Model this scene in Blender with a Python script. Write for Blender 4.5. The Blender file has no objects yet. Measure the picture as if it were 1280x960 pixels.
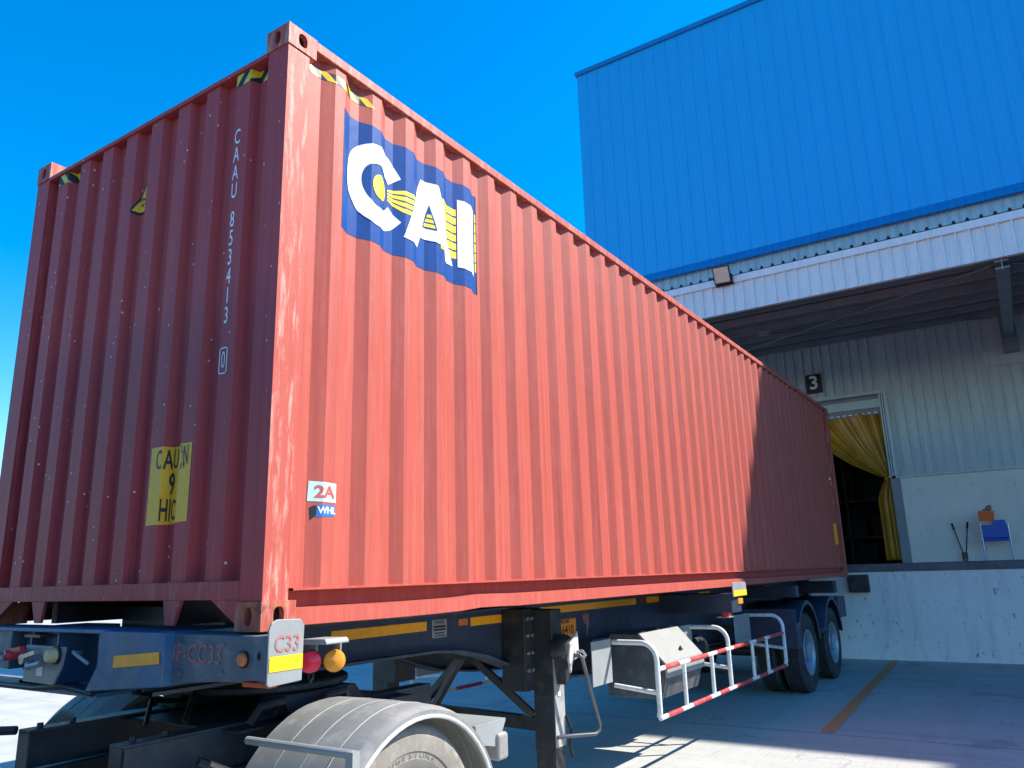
import bpy, bmesh, math, random
from mathutils import Vector, Matrix
R = math.radians
random.seed(7)
sc = bpy.context.scene
COL = sc.collection
GZ = 1.4          # height of the container's underside above the ground; the coordinates below count z from that underside

# ------------------------------------------------------------------ camera
cam_d = bpy.data.cameras.new("camera"); cam = bpy.data.objects.new("camera", cam_d); COL.objects.link(cam)
cam_d.sensor_width = 36; cam_d.lens = 36 * 963.98 / 1280
cam_d.clip_start = 0.05; cam_d.clip_end = 6000
yaw, pit, rol = 0.577466, 0.241588, -0.0284366
d = Vector((math.cos(pit)*math.cos(yaw), math.cos(pit)*math.sin(yaw), math.sin(pit)))
r = Vector((math.sin(yaw), -math.cos(yaw), 0)); u = r.cross(d)
r2 = math.cos(rol)*r + math.sin(rol)*u; u2 = -math.sin(rol)*r + math.cos(rol)*u
M = Matrix((r2, u2, -d)).transposed().to_4x4()
M.translation = Vector((-2.1759, -2.6747, 0.2003 + GZ))
cam.matrix_world = M
sc.camera = cam

# ------------------------------------------------------------------ world, sun, exposure
TOSUN = Vector((0.635, -0.78, 1.0)).normalized()
w = bpy.data.worlds.new("World"); sc.world = w; w.use_nodes = True
nt = w.node_tree; nt.nodes.clear()
sky = nt.nodes.new('ShaderNodeTexSky'); sky.sky_type = 'NISHITA'; sky.sun_disc = False
sky.sun_elevation = math.asin(TOSUN.z); sky.sun_rotation = math.atan2(TOSUN.x, TOSUN.y)
sky.altitude = 0; sky.air_density = 1.0; sky.dust_density = 0.4; sky.ozone_density = 2.5
hs = nt.nodes.new('ShaderNodeHueSaturation'); hs.inputs['Saturation'].default_value = 1.53; hs.inputs['Hue'].default_value = 0.5
bg = nt.nodes.new('ShaderNodeBackground'); bg.inputs['Strength'].default_value = 0.145
ow = nt.nodes.new('ShaderNodeOutputWorld')
nt.links.new(sky.outputs[0], hs.inputs['Color']); nt.links.new(hs.outputs[0], bg.inputs[0]); nt.links.new(bg.outputs[0], ow.inputs[0])
sl = bpy.data.lights.new("sun", 'SUN'); sl.energy = 4.6; sl.angle = R(0.53); sl.color = (1.0, 0.95, 0.87)
so = bpy.data.objects.new("sun", sl); COL.objects.link(so); so.location = (0, -20, 40)
so.rotation_euler = (-TOSUN).to_track_quat('-Z', 'Y').to_euler()
sc.view_settings.view_transform = 'Standard'; sc.view_settings.look = 'None'
sc.view_settings.exposure = 1.08; sc.view_settings.gamma = 1.0

# ------------------------------------------------------------------ materials
MATS = {}
def newmat(name):
    m = bpy.data.materials.new(name); m.use_nodes = True
    n = m.node_tree; b = n.nodes['Principled BSDF']
    return m, n, b
def N(n, t, **k):
    o = n.nodes.new(t)
    for a, v in k.items(): setattr(o, a, v)
    return o
def coords(n, scale=(1, 1, 1)):
    tc = N(n, 'ShaderNodeTexCoord'); mp = N(n, 'ShaderNodeMapping'); mp.inputs['Scale'].default_value = scale
    n.links.new(tc.outputs['Object'], mp.inputs['Vector']); return mp.outputs[0]
def noise(n, scale, detail=4, vec=(1, 1, 1), rough=0.55):
    t = N(n, 'ShaderNodeTexNoise'); t.inputs['Scale'].default_value = scale; t.inputs['Detail'].default_value = detail
    t.inputs['Roughness'].default_value = rough
    n.links.new(coords(n, vec), t.inputs['Vector']); return t.outputs['Fac']
def ramp(n, fac, a, b, ca=(0, 0, 0, 1), cb=(1, 1, 1, 1)):
    rr = N(n, 'ShaderNodeValToRGB'); rr.color_ramp.elements[0].position = a; rr.color_ramp.elements[1].position = b
    rr.color_ramp.elements[0].color = ca; rr.color_ramp.elements[1].color = cb
    n.links.new(fac, rr.inputs[0]); return rr.outputs[0]
def mix(n, fac, a, b, mode='MIX'):
    x = N(n, 'ShaderNodeMix', data_type='RGBA', blend_type=mode)
    if isinstance(fac, float): x.inputs[0].default_value = fac
    else: n.links.new(fac, x.inputs[0])
    for s, v in ((x.inputs[6], a), (x.inputs[7], b)):
        if isinstance(v, tuple): s.default_value = (*v[:3], 1)
        else: n.links.new(v, s)
    return x.outputs[2]
def mult(n, a, b):
    x = N(n, 'ShaderNodeMath', operation='MULTIPLY')
    for s, v in ((x.inputs[0], a), (x.inputs[1], b)):
        if isinstance(v, (int, float)): s.default_value = v
        else: n.links.new(v, s)
    return x.outputs[0]
def bump(n, b, h, strength, dist=0.01):
    bp = N(n, 'ShaderNodeBump'); bp.inputs['Strength'].default_value = strength; bp.inputs['Distance'].default_value = dist
    n.links.new(h, bp.inputs['Height']); n.links.new(bp.outputs[0], b.inputs['Normal'])
def paint(name, col, rough=0.5, var=0.25, scale=3.0, metal=0.0, dirt=None, dirt_amt=0.5, streak=False, bmp=0.05):
    if name in MATS: return MATS[name]
    m, n, b = newmat(name)
    vec = (6, 6, 0.5) if streak else (1, 1, 1)
    f = noise(n, scale, 5, vec)
    lo = tuple(c * (1 - var) for c in col); hi = tuple(min(1, c * (1 + var)) for c in col)
    c = mix(n, ramp(n, f, 0.3, 0.7), lo, hi)
    if dirt:
        f2 = noise(n, scale * 2.7, 8, vec, 0.7)
        c = mix(n, mult(n, ramp(n, f2, 0.5, 0.68), dirt_amt), c, dirt)
    n.links.new(c, b.inputs['Base Color'])
    b.inputs['Roughness'].default_value = rough; b.inputs['Metallic'].default_value = metal
    rf = ramp(n, noise(n, scale * 6, 4), 0.2, 0.8, (rough * .75,) * 3 + (1,), (min(1, rough * 1.25),) * 3 + (1,))
    n.links.new(rf, b.inputs['Roughness'])
    if bmp: bump(n, b, noise(n, 40, 3), bmp, 0.004)
    MATS[name] = m; return m
def plain(name, col, rough=0.5, metal=0.0, emit=0):
    if name in MATS: return MATS[name]
    m, n, b = newmat(name)
    f = noise(n, 25, 3)
    c = mix(n, ramp(n, f, 0.3, 0.7), tuple(x * .88 for x in col), tuple(min(1, x * 1.08) for x in col))
    n.links.new(c, b.inputs['Base Color']); b.inputs['Roughness'].default_value = rough; b.inputs['Metallic'].default_value = metal
    MATS[name] = m; return m
def container_red(name, worn=0.0, specks=0.0, rust=0.0, lo=(0.375, 0.062, 0.043), hi=(0.49, 0.100, 0.072)):
    m, n, b = newmat(name)
    f1 = ramp(n, noise(n, 2.2, 5, (14, 14, 0.35), 0.6), 0.3, 0.72)      # vertical fading streaks
    f2 = ramp(n, noise(n, 0.9, 3), 0.3, 0.7)
    c = mix(n, f1, lo, hi)
    c = mix(n, mult(n, f2, 0.35), c, (0.42, 0.098, 0.070))
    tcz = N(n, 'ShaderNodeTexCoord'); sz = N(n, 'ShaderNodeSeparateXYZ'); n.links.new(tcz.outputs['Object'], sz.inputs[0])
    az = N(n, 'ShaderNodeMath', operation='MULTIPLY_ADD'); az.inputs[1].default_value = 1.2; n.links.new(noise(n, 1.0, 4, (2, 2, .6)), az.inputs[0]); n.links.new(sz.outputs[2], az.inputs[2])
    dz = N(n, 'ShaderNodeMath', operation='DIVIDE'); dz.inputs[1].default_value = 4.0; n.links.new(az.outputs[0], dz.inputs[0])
    c = mix(n, mult(n, ramp(n, dz.outputs[0], 0.45, 0.9), 0.15 if name == 'red_side' else 0.0), c, (0.50, 0.19, 0.15))        # paler tint towards the top of the side panels
    fd = ramp(n, noise(n, 1.3, 6, (30, 30, 0.6), 0.7), 0.55, 0.8)          # thin dusty runs
    c = mix(n, mult(n, fd, 0.13), c, (0.55, 0.30, 0.25))
    if worn:
        f3 = ramp(n, noise(n, 3, 9, (9, 9, 1.2), 0.72), 0.5, 0.66)
        c = mix(n, mult(n, f3, worn), c, (0.62, 0.36, 0.29))
        f4 = ramp(n, noise(n, 5, 9, (5, 5, 1.0), 0.75), 0.60, 0.68)
        c = mix(n, mult(n, f4, worn), c, (0.20, 0.09, 0.06))
    if rust:
        f5 = ramp(n, noise(n, 9, 8, (1, 1, 1), 0.7), 0.45, 0.6)
        c = mix(n, mult(n, f5, rust), c, (0.42, 0.20, 0.07))
        f6 = ramp(n, noise(n, 14, 8, (1, 1, 1), 0.7), 0.56, 0.62)
        c = mix(n, mult(n, f6, rust), c, (0.12, 0.05, 0.03))
    if specks:
        v = N(n, 'ShaderNodeTexVoronoi'); v.inputs['Scale'].default_value = 20.0
        mp = coords(n, (0.6, 1, 0.7)); n.links.new(mp, v.inputs['Vector'])
        f7 = ramp(n, v.outputs['Distance'], 0.075, 0.10, (1, 1, 1, 1), (0, 0, 0, 1))
        f8 = ramp(n, noise(n, 6, 4), 0.46, 0.54)
        c = mix(n, mult(n, mult(n, f7, f8), specks), c, (0.75, 0.66, 0.62))
    n.links.new(c, b.inputs['Base Color'])
    b.inputs['Roughness'].default_value = 0.55; b.inputs['Specular IOR Level'].default_value = .25
    bump(n, b, noise(n, 1.6, 6, (1, 1, .7)), 0.35, 0.03)
    MATS[name] = m; return m
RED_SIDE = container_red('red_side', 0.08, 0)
RED_FRONT_SHADED = container_red('red_front_shaded', 0.0, 1.0, 0, (.42, .048, .055), (.52, .070, .080))  # same paint as the side, with the front's violet shade put into its colour
RED_WORN = container_red('red_worn', 0.85)
RED_FRAME_SHADED = container_red('red_frame_shaded', 0.2, 0.6, 0, (.40, .048, .052), (.50, .070, .076))  # frame red, tinted towards the shade in the same way
RED_RUST = container_red('red_rust', 0.7, 0, 0.75)
RED_TOP = container_red('red_top_rail', 0.6)
NAVY = paint('chassis_navy', (0.030, 0.042, 0.075), 0.45, 0.25, 2, dirt=(0.10, 0.09, 0.08), dirt_amt=0.35)
BLACKISH = paint('chassis_black', (0.022, 0.023, 0.026), 0.5, 0.3, 3, dirt=(0.10, 0.09, 0.08), dirt_amt=0.4)
BLUE_P = paint('bolster_blue', (0.03, 0.115, 0.23), 0.5, 0.25, 3, dirt=(0.12, 0.15, 0.17), dirt_amt=0.6)
SLATE = paint('bolster_slate', (0.085, 0.115, 0.15), 0.55, 0.2, 3, dirt=(0.25, 0.22, 0.20), dirt_amt=0.6)
LGREY = paint('light_grey_steel', (0.27, 0.285, 0.28), 0.5, 0.1, 4, dirt=(0.25, 0.23, 0.2), dirt_amt=0.4)
WHITE_T = paint('white_tube', (0.72, 0.72, 0.69), 0.45, 0.08, 6, dirt=(0.32, 0.27, 0.22), dirt_amt=0.55)
RED_T = paint('red_tube', (0.50, 0.045, 0.045), 0.45, 0.15, 6, dirt=(0.55, 0.3, 0.28), dirt_amt=0.4)
RUBBER = paint('tyre_rubber', (0.035, 0.035, 0.037), 0.85, 0.25, 5, dirt=(0.13, 0.12, 0.11), dirt_amt=0.4)
RUBBER_D = paint('dusty_tyre_rubber', (0.22, 0.20, 0.17), 0.9, 0.2, 6, dirt=(0.36, 0.32, 0.27), dirt_amt=0.8)
RIM_B = paint('rim_paint', (0.30, 0.36, 0.42), 0.35, 0.15, 5, 0.3)
FENDER = paint('fender_plastic', (0.22, 0.225, 0.215), 0.5, 0.18, 3, dirt=(0.34, 0.33, 0.30), dirt_amt=0.8)
FENDER_E = paint('fender_edge', (0.55, 0.55, 0.53), 0.5, 0.1, 5, dirt=(0.3, 0.3, 0.28), dirt_amt=0.4)
YEL = plain('reflective_yellow', (0.95, 0.38, 0.01), 0.4)
YEL_B = plain('bright_yellow', (0.80, 0.56, 0.015), 0.4)
BLK = plain('black_print', (0.012, 0.012, 0.014), 0.5)
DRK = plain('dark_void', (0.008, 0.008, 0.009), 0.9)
AMBER = plain('amber_lens', (0.85, 0.30, 0.02), 0.25)
ORANGE_L = plain('orange_lens', (0.60, 0.16, 0.04), 0.35)
REDL = plain('red_lens', (0.80, 0.015, 0.05), 0.25)
CHALK, _n, _b = newmat('red_chalk')
_f = ramp(_n, noise(_n, 38, 6, (1, 1, 1), .8), .44, .56)
_n.links.new(mix(_n, _f, (.50, .10, .07), (.26, .20, .20)), _b.inputs['Base Color']); _b.inputs['Roughness'].default_value = .9
WHITE_P = paint('white_print', (0.78, 0.78, 0.76), 0.5, 0.05, 5)
LOGO_B = paint('logo_blue', (0.004, 0.060, 0.25), 0.5, 0.15, 4, streak=True); LOGO_B.node_tree.nodes['Principled BSDF'].inputs['Specular IOR Level'].default_value = .15
LOGO_Y = paint('logo_yellow', (0.85, 0.66, 0.02), 0.45, 0.06, 4)
METAL = paint('bare_metal', (0.45, 0.43, 0.40), 0.4, 0.2, 6, 0.7)

def plaster_mat(name, col, dark, amt, vstreak=True):
    m, n, b = newmat(name)
    c = mix(n, ramp(n, noise(n, 0.8, 5), 0.3, 0.7), tuple(x*.9 for x in col), col)
    c = mix(n, mult(n, ramp(n, noise(n, 1.5, 8, (1, 3, 0.5), .7), 0.5, 0.75), amt*.7), c, tuple((x*.55) for x in col))
    c = mix(n, mult(n, ramp(n, noise(n, 5.5, 10, (1, 1.6, 0.7), .8), 0.575, 0.615), amt), c, dark)
    n.links.new(c, b.inputs['Base Color']); b.inputs['Roughness'].default_value = 0.8
    bump(n, b, noise(n, 20, 6), 0.25, 0.01)
    MATS[name] = m; return m
DOCKW = plaster_mat('scuffed_white_dock', (0.76, 0.77, 0.76), (0.10, 0.10, 0.10), 0.75)
PLAST = plaster_mat('white_plaster', (0.70, 0.70, 0.67), (0.30, 0.30, 0.29), 0.35)

def ground_mat():
    m, n, b = newmat('concrete_yard')
    tc = N(n, 'ShaderNodeTexCoord'); 
    c = mix(n, ramp(n, noise(n, 0.35, 6), 0.3, 0.7), (0.345, 0.35, 0.32), (0.44, 0.44, 0.40))
    c = mix(n, mult(n, ramp(n, noise(n, 1.2, 7, (2.5, 0.25, 1), .65), 0.48, 0.7), 0.5), c, (0.25, 0.24, 0.22))   # broom and tyre streaks
    c = mix(n, mult(n, ramp(n, noise(n, 0.5, 7, (0.25, 3, 1), .65), 0.5, 0.72), 0.35), c, (0.22, 0.21, 0.20))
    c = mix(n, mult(n, ramp(n, noise(n, 2.4, 9, (1, 1, 1), .75), 0.62, 0.72), 0.45), c, (0.16, 0.155, 0.15))        # stains
    c = mix(n, mult(n, ramp(n, noise(n, 60, 4), 0.35, 0.65), 0.15), c, (0.6, 0.58, 0.55))
    sep = N(n, 'ShaderNodeSeparateXYZ'); n.links.new(tc.outputs['Object'], sep.inputs[0])
    def joint(out, off, pitch, wd):
        a = N(n, 'ShaderNodeMath', operation='ADD'); a.inputs[1].default_value = off; n.links.new(out, a.inputs[0])
        p = N(n, 'ShaderNodeMath', operation='PINGPONG'); p.inputs[1].default_value = pitch / 2; n.links.new(a.outputs[0], p.inputs[0])
        l = N(n, 'ShaderNodeMath', operation='LESS_THAN'); l.inputs[1].default_value = wd; n.links.new(p.outputs[0], l.inputs[0])
        return l.outputs[0]
    wob = N(n, 'ShaderNodeMath', operation='MULTIPLY_ADD'); wob.inputs[1].default_value = 0.03; n.links.new(noise(n, 1.5, 4), wob.inputs[0]); n.links.new(sep.outputs[0], wob.inputs[2])
    j = N(n, 'ShaderNodeMath', operation='MAXIMUM'); n.links.new(joint(wob.outputs[0], -6.3, 5.0, 0.009), j.inputs[0]); n.links.new(joint(sep.outputs[1], 5.0, 8.0, 0.008), j.inputs[1])
    c = mix(n, mult(n, j.outputs[0], 0.85), c, (0.06, 0.06, 0.06))
    vo = N(n, 'ShaderNodeTexVoronoi', feature='DISTANCE_TO_EDGE'); vo.inputs['Scale'].default_value = .32
    wv = N(n, 'ShaderNodeVectorMath', operation='ADD'); nn = N(n, 'ShaderNodeTexNoise'); nn.inputs['Scale'].default_value = 1.6; nn.inputs['Detail'].default_value = 8
    n.links.new(tc.outputs['Object'], nn.inputs['Vector']); n.links.new(tc.outputs['Object'], wv.inputs[0]); n.links.new(nn.outputs['Color'], wv.inputs[1]); n.links.new(wv.outputs[0], vo.inputs['Vector'])
    c = mix(n, mult(n, mult(n, ramp(n, vo.outputs['Distance'], .0012, .003, (1, 1, 1, 1), (0, 0, 0, 1)), ramp(n, noise(n, .25, 3), .48, .56)), .6), c, (.07, .07, .07))
    c = mix(n, mult(n, ramp(n, noise(n, 7, 6, (.35, 6, 1), .6), .56, .70), .30), c, (.14, .135, .13))
    c = mix(n, mult(n, ramp(n, noise(n, 1.0, 6, (1, 1, 1), .6), .60, .66), .35), c, (.13, .125, .12))
    n.links.new(c, b.inputs['Base Color']); b.inputs['Roughness'].default_value = 0.85
    bump(n, b, noise(n, 30, 8, (1, 1, 1), .7), 0.35, 0.01)
    return m
GROUND = ground_mat()

# ------------------------------------------------------------------ mesh helpers
class MB:
    def __init__(s): s.v = []; s.f = []
    def add(s, vs, fs):
        o = len(s.v); s.v += [tuple(p) for p in vs]; s.f += [tuple(i + o for i in f) for f in fs]; return s
    def box(s, x0, x1, y0, y1, z0, z1):
        v = [(x, y, z) for z in (z0, z1) for y in (y0, y1) for x in (x0, x1)]
        return s.add(v, [(0, 2, 3, 1), (4, 5, 7, 6), (0, 1, 5, 4), (2, 6, 7, 3), (0, 4, 6, 2), (1, 3, 7, 5)])
    def obox(s, c, ax, ay, az, hx, hy, hz):
        c = Vector(c); ax, ay, az = Vector(ax).normalized(), Vector(ay).normalized(), Vector(az).normalized()
        v = [c + ax*hx*i + ay*hy*j + az*hz*k for k in (-1, 1) for j in (-1, 1) for i in (-1, 1)]
        return s.add(v, [(0, 2, 3, 1), (4, 5, 7, 6), (0, 1, 5, 4), (2, 6, 7, 3), (0, 4, 6, 2), (1, 3, 7, 5)])
    def bar(s, a, b, w_, h, up=(0, 0, 1)):
        a, b = Vector(a), Vector(b); dd = (b - a); l = dd.length; dd.normalize()
        side = dd.cross(Vector(up)); 
        if side.length < 1e-4: side = dd.cross(Vector((1, 0, 0)))
        side.normalize(); upv = side.cross(dd)
        return s.obox((a + b) / 2, dd, side, upv, l/2, w_/2, h/2)
    def prism(s, poly, axis, a, b):
        """poly in the two other axes (in x,y,z order), extruded along axis from a to b"""
        n = len(poly)
        def P(p, t):
            q = list(p); q.insert(axis, t); return tuple(q)
        v = [P(p, a) for p in poly] + [P(p, b) for p in poly]
        return s.add(v, [tuple(range(n))[::-1], tuple(range(n, 2*n))] + [(i, (i+1) % n, n+(i+1) % n, n+i) for i in range(n)])
    def tube(s, pts, rad, n=12, caps=True):
        pts = [Vector(p) for p in pts]; rings = []
        prev = None
        for i, p in enumerate(pts):
            t = (pts[min(i+1, len(pts)-1)] - pts[max(i-1, 0)]).normalized()
            if prev is None:
                a = t.cross(Vector((0, 0, 1)))
                if a.length < 1e-3: a = t.cross(Vector((1, 0, 0)))
            else: a = prev - t * prev.dot(t)
            a.normalize(); prev = a; b = t.cross(a)
            rr = rad[i] if isinstance(rad, (list, tuple)) else rad
            rings.append([p + (a*math.cos(2*math.pi*k/n) + b*math.sin(2*math.pi*k/n))*rr for k in range(n)])
        v = [q for rg in rings for q in rg]; f = []
        for i in range(len(rings)-1):
            for k in range(n): f.append((i*n+k, i*n+(k+1) % n, (i+1)*n+(k+1) % n, (i+1)*n+k))
        if caps: f.append(tuple(range(n))[::-1]); f.append(tuple((len(rings)-1)*n + k for k in range(n)))
        return s.add(v, f)
    def cyl(s, a, b, rad, n=20): return s.tube([a, b], rad, n)
    def lathe(s, prof, c, axis='y', n=48):
        """prof: list of (radius, offset along axis)"""
        v = []; f = []; c = Vector(c)
        for (rr, o) in prof:
            for k in range(n):
                a = 2*math.pi*k/n
                if axis == 'y': v.append(c + Vector((rr*math.cos(a), o, rr*math.sin(a))))
                elif axis == 'x': v.append(c + Vector((o, rr*math.cos(a), rr*math.sin(a))))
                else: v.append(c + Vector((rr*math.cos(a), rr*math.sin(a), o)))
        for i in range(len(prof)-1):
            for k in range(n): f.append((i*n+k, i*n+(k+1) % n, (i+1)*n+(k+1) % n, (i+1)*n+k))
        return s.add(v, f)
    def sheet(s, pts, z0, z1, thick=None):
        """pts: list of (x,y); vertical sheet"""
        n = len(pts)
        return s.add([(x, y, z0) for x, y in pts] + [(x, y, z1) for x, y in pts], [(i, i+1, n+i+1, n+i) for i in range(n-1)])
ROOT = {}
def link(o, name_loc=None): COL.objects.link(o)
def build(mb, name, mat, parent=None, bevel=0, smooth=False, seg=2, solid=0, recalc=True, mat_fn=None):
    me = bpy.data.meshes.new(name)
    off = Vector(parent['_base']) if parent is not None and '_base' in parent else Vector((0, 0, 0))
    me.from_pydata([tuple(Vector(p) - off) for p in mb.v], [], mb.f)
    if recalc:
        bm = bmesh.new(); bm.from_mesh(me); bmesh.ops.recalc_face_normals(bm, faces=bm.faces); bm.to_mesh(me); bm.free()
    if isinstance(mat, (list, tuple)):
        for q in mat: me.materials.append(q)
    else: me.materials.append(mat)
    o = bpy.data.objects.new(name, me); COL.objects.link(o)
    if parent is not None:
        o.parent = parent; o['_base'] = list(off)
    else: o.location.z = GZ; o['_base'] = [0, 0, 0]
    if smooth:
        me.polygons.foreach_set('use_smooth', [True] * len(me.polygons))
        me.set_sharp_from_angle(angle=R(40))
    if solid:
        sm = o.modifiers.new('solid', 'SOLIDIFY'); sm.thickness = solid; sm.offset = 0
    if bevel:
        bv = o.modifiers.new('bevel', 'BEVEL'); bv.width = bevel; bv.segments = seg; bv.limit_method = 'ANGLE'; bv.angle_limit = R(40)
    return o
def build_split(mb, name, mat, parent=None, bevel=0, **k):
    """one object per loose piece"""
    par = list(range(len(mb.v)))
    def find(i):
        while par[i] != i: par[i] = par[par[i]]; i = par[i]
        return i
    for f in mb.f:
        r0 = find(f[0])
        for i in f[1:]: par[find(i)] = r0
    groups = {}
    for f in mb.f: groups.setdefault(find(f[0]), []).append(f)
    out = []
    for fs_ in groups.values():
        ids = sorted({i for f in fs_ for i in f}); mp_ = {i: j for j, i in enumerate(ids)}
        q = MB(); q.v = [mb.v[i] for i in ids]; q.f = [tuple(mp_[i] for i in f) for f in fs_]
        out.append(build(q, name, mat, parent, bevel, **k))
    return out
def tag(o, label=None, cat=None, group=None, kind=None):
    if label: o['label'] = label
    if cat: o['category'] = cat
    if group: o['group'] = group
    if kind: o['kind'] = kind
    return o
def thing(name, loc, label, cat, group=None):
    o = bpy.data.objects.new(name, None); COL.objects.link(o)
    o.location = (loc[0], loc[1], loc[2] + GZ); o['_base'] = list(loc); o.empty_display_size = 0.2
    return tag(o, label, cat, group)

# flat shapes laid on a surface ------------------------------------------------
def text2d(s, size, bold=0.0, spacing=1.0, shear=0.0):
    cu = bpy.data.curves.new('t', 'FONT'); cu.body = s; cu.size = size; cu.offset = bold; cu.align_x = 'CENTER'; cu.align_y = 'CENTER'
    cu.space_character = spacing; cu.shear = shear; cu.resolution_u = 3; cu.fill_mode = 'FRONT'
    ob = bpy.data.objects.new('t', cu); COL.objects.link(ob)
    bpy.context.view_layer.update()
    me = bpy.data.meshes.new_from_object(ob.evaluated_get(bpy.context.evaluated_depsgraph_get()))
    v = [(p.co.x, p.co.y) for p in me.vertices]; f = [tuple(p.vertices) for p in me.polygons]
    bpy.data.objects.remove(ob); bpy.data.curves.remove(cu); bpy.data.meshes.remove(me)
    return v, f
def tshift(t, cx, cy, sx=1, sy=1): return [(x*sx + cx, y*sy + cy) for x, y in t[0]], t[1]
def rect2(x0, x1, y0, y1): return [(x0, y0), (x1, y0), (x1, y1), (x0, y1)], [(0, 1, 2, 3)]
def poly2(p): return list(p), [tuple(range(len(p)))]
def ell2(cx, cy, rx, ry, n=28): return poly2([(cx + rx*math.cos(2*math.pi*k/n), cy + ry*math.sin(2*math.pi*k/n)) for k in range(n)])
def join2(*ts):
    v = []; f = []
    for a, b in ts:
        o = len(v); v += a; f += [tuple(i+o for i in q) for q in b]
    return v, f
def decal(name, t2, mp, mat, parent, folds=()):
    bm = bmesh.new()
    vs = [bm.verts.new((x, y, 0)) for x, y in t2[0]]
    for q in t2[1]:
        try: bm.faces.new([vs[i] for i in q])
        except ValueError: pass
    bmesh.ops.triangulate(bm, faces=bm.faces)
    for c in folds:
        bmesh.ops.bisect_plane(bm, geom=bm.verts[:] + bm.edges[:] + bm.faces[:], plane_co=(c, 0, 0), plane_no=(1, 0, 0))
    off = Vector(parent['_base']) if parent is not None else Vector((0, 0, 0))
    for v in bm.verts: v.co = Vector(mp(v.co.x, v.co.y)) - off
    me = bpy.data.meshes.new(name); bm.to_mesh(me); bm.free(); me.materials.append(mat)
    o = bpy.data.objects.new(name, me); COL.objects.link(o)
    if parent is not None: o.parent = parent; o['_base'] = list(off)
    else: o.location.z = GZ; o['_base'] = [0, 0, 0]
    return o

# ================================================================== GROUND
g = MB(); S_ = 2500
g.add([(-S_, -S_, -1.4), (S_, -S_, -1.4), (S_, S_, -1.4), (-S_, S_, -1.4)], [(0, 1, 2, 3)])
go = build(g, 'ground', GROUND); tag(go, 'grey concrete yard with joints and tyre streaks', 'ground', kind='structure')
ln = MB(); z = -1.3955
dsheet = MB(); zz0 = -1.3965
dsheet.add([(-400, -400, zz0), (400, -400, zz0), (400, -3.6, zz0), (-1.3, -3.6, zz0), (-1.3, 400, zz0), (-400, 400, zz0)], [(0, 1, 2, 3, 4, 5)])  # unseen dark sheet, added to cut light bounced off the yard
m, n, b = newmat('added_dark_sheet')
c = mix(n, ramp(n, noise(n, .5, 6), .3, .7), (.045, .045, .047), (.075, .074, .072)); c = mix(n, mult(n, ramp(n, noise(n, 90, 3), .45, .6), .4), c, (.13, .13, .13))
n.links.new(c, b.inputs['Base Color']); b.inputs['Roughness'].default_value = .9; bump(n, b, noise(n, 90, 4), .5, .01)
tag(build(dsheet, 'added_dark_sheet', m), 'dark asphalt lane running round the concrete apron', 'road', kind='structure')
ln.add([(6.35, -.77, z), (12.9, -.51, z), (12.9, -.39, z), (6.35, -.64, z)], [(0, 1, 2, 3)])
m, n, b = newmat('worn_orange_line')
c = mix(n, ramp(n, noise(n, 8, 9, (1, 1, 1), .75), 0.50, 0.70), (0.72, 0.24, 0.07), (0.36, 0.25, 0.18))
n.links.new(c, b.inputs['Base Color']); b.inputs['Roughness'].default_value = .8
lo = build(ln, 'parking_line', m); tag(lo, 'worn orange bay line painted on the concrete from the dock wall', 'painted line', kind='structure')

# ================================================================== WAREHOUSE
WX = 15.5
wh = thing('warehouse', (WX, 0, -1.4), 'tall blue clad warehouse with grey corrugated canopy over its loading dock', 'building')
BLUEW = paint('blue_cladding', (0.004, 0.37, 0.76), 0.5, 0.03, 0.6, streak=True, bmp=0.0)
BLUET = paint('blue_trim', (0.006, 0.19, 0.45), 0.45, 0.1, 2)
CLAD = paint('pale_grey_cladding', (0.45, 0.53, 0.57), 0.5, 0.10, 1.5, streak=True, dirt=(0.3, 0.31, 0.3), dirt_amt=0.3, bmp=0)
FASC = paint('white_cladding', (0.70, 0.74, 0.78), 0.45, 0.06, 1.5, streak=True, dirt=(0.4, 0.4, 0.4), dirt_amt=0.25, bmp=0)
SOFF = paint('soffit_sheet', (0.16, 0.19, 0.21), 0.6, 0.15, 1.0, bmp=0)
STEEL = paint('grey_steel', (0.20, 0.22, 0.25), 0.5, 0.15, 2)
def ribbed(y0, y1, pitch, rw, depth, x, minor=None):
    """profile running along y, ribs standing towards -x"""
    pts = []; y = y0
    while y < y1 - 1e-6:
        a = min(y1, y + (pitch - rw))
        pts += [(x, y)]
        if minor:
            for mcen in minor:
                ym = y + mcen * (pitch - rw)
                if ym + .012 < a: pts += [(x, ym - .012), (x - minor_d, ym - .006), (x - minor_d, ym + .006), (x, ym + .012)]
        pts += [(x, a)]
        if y + pitch <= y1: pts += [(x - depth, a + rw*.3), (x - depth, a + rw*.7)]
        y += pitch
    pts.append((x, y1)); return pts
minor_d = 0.004
YN, YP = -34.0, 6.28
b_ = MB().sheet(ribbed(YN, YP, 0.345, 0.045, 0.018, WX, (0.33, 0.66)), 7.5, 14.2)
build(b_, 'blue_wall', BLUEW, wh)
t_ = MB().box(WX-.07, WX+.2, YN, YP+.05, 14.2, 14.33); build(t_, 'roof_coping', BLUET, wh, .01)
# ribbed drip flashing at the foot of the blue wall
fl = MB(); pts = ribbed(YN, YP, 0.1725, 0.03, 0.012, 0)
n_ = len(pts); zz = [(7.62, -.035), (7.54, -.07), (7.47, -.12), (7.38, -.16)]
for (za, dx) in zz: fl.v += [(WX + dx + p[0], p[1], za) for p in pts]
for r_ in range(len(zz)-1):
    for i in range(n_-1): fl.f.append((r_*n_+i, r_*n_+i+1, (r_+1)*n_+i+1, (r_+1)*n_+i))
build(fl, 'drip_flashing', BLUET, wh)
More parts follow.
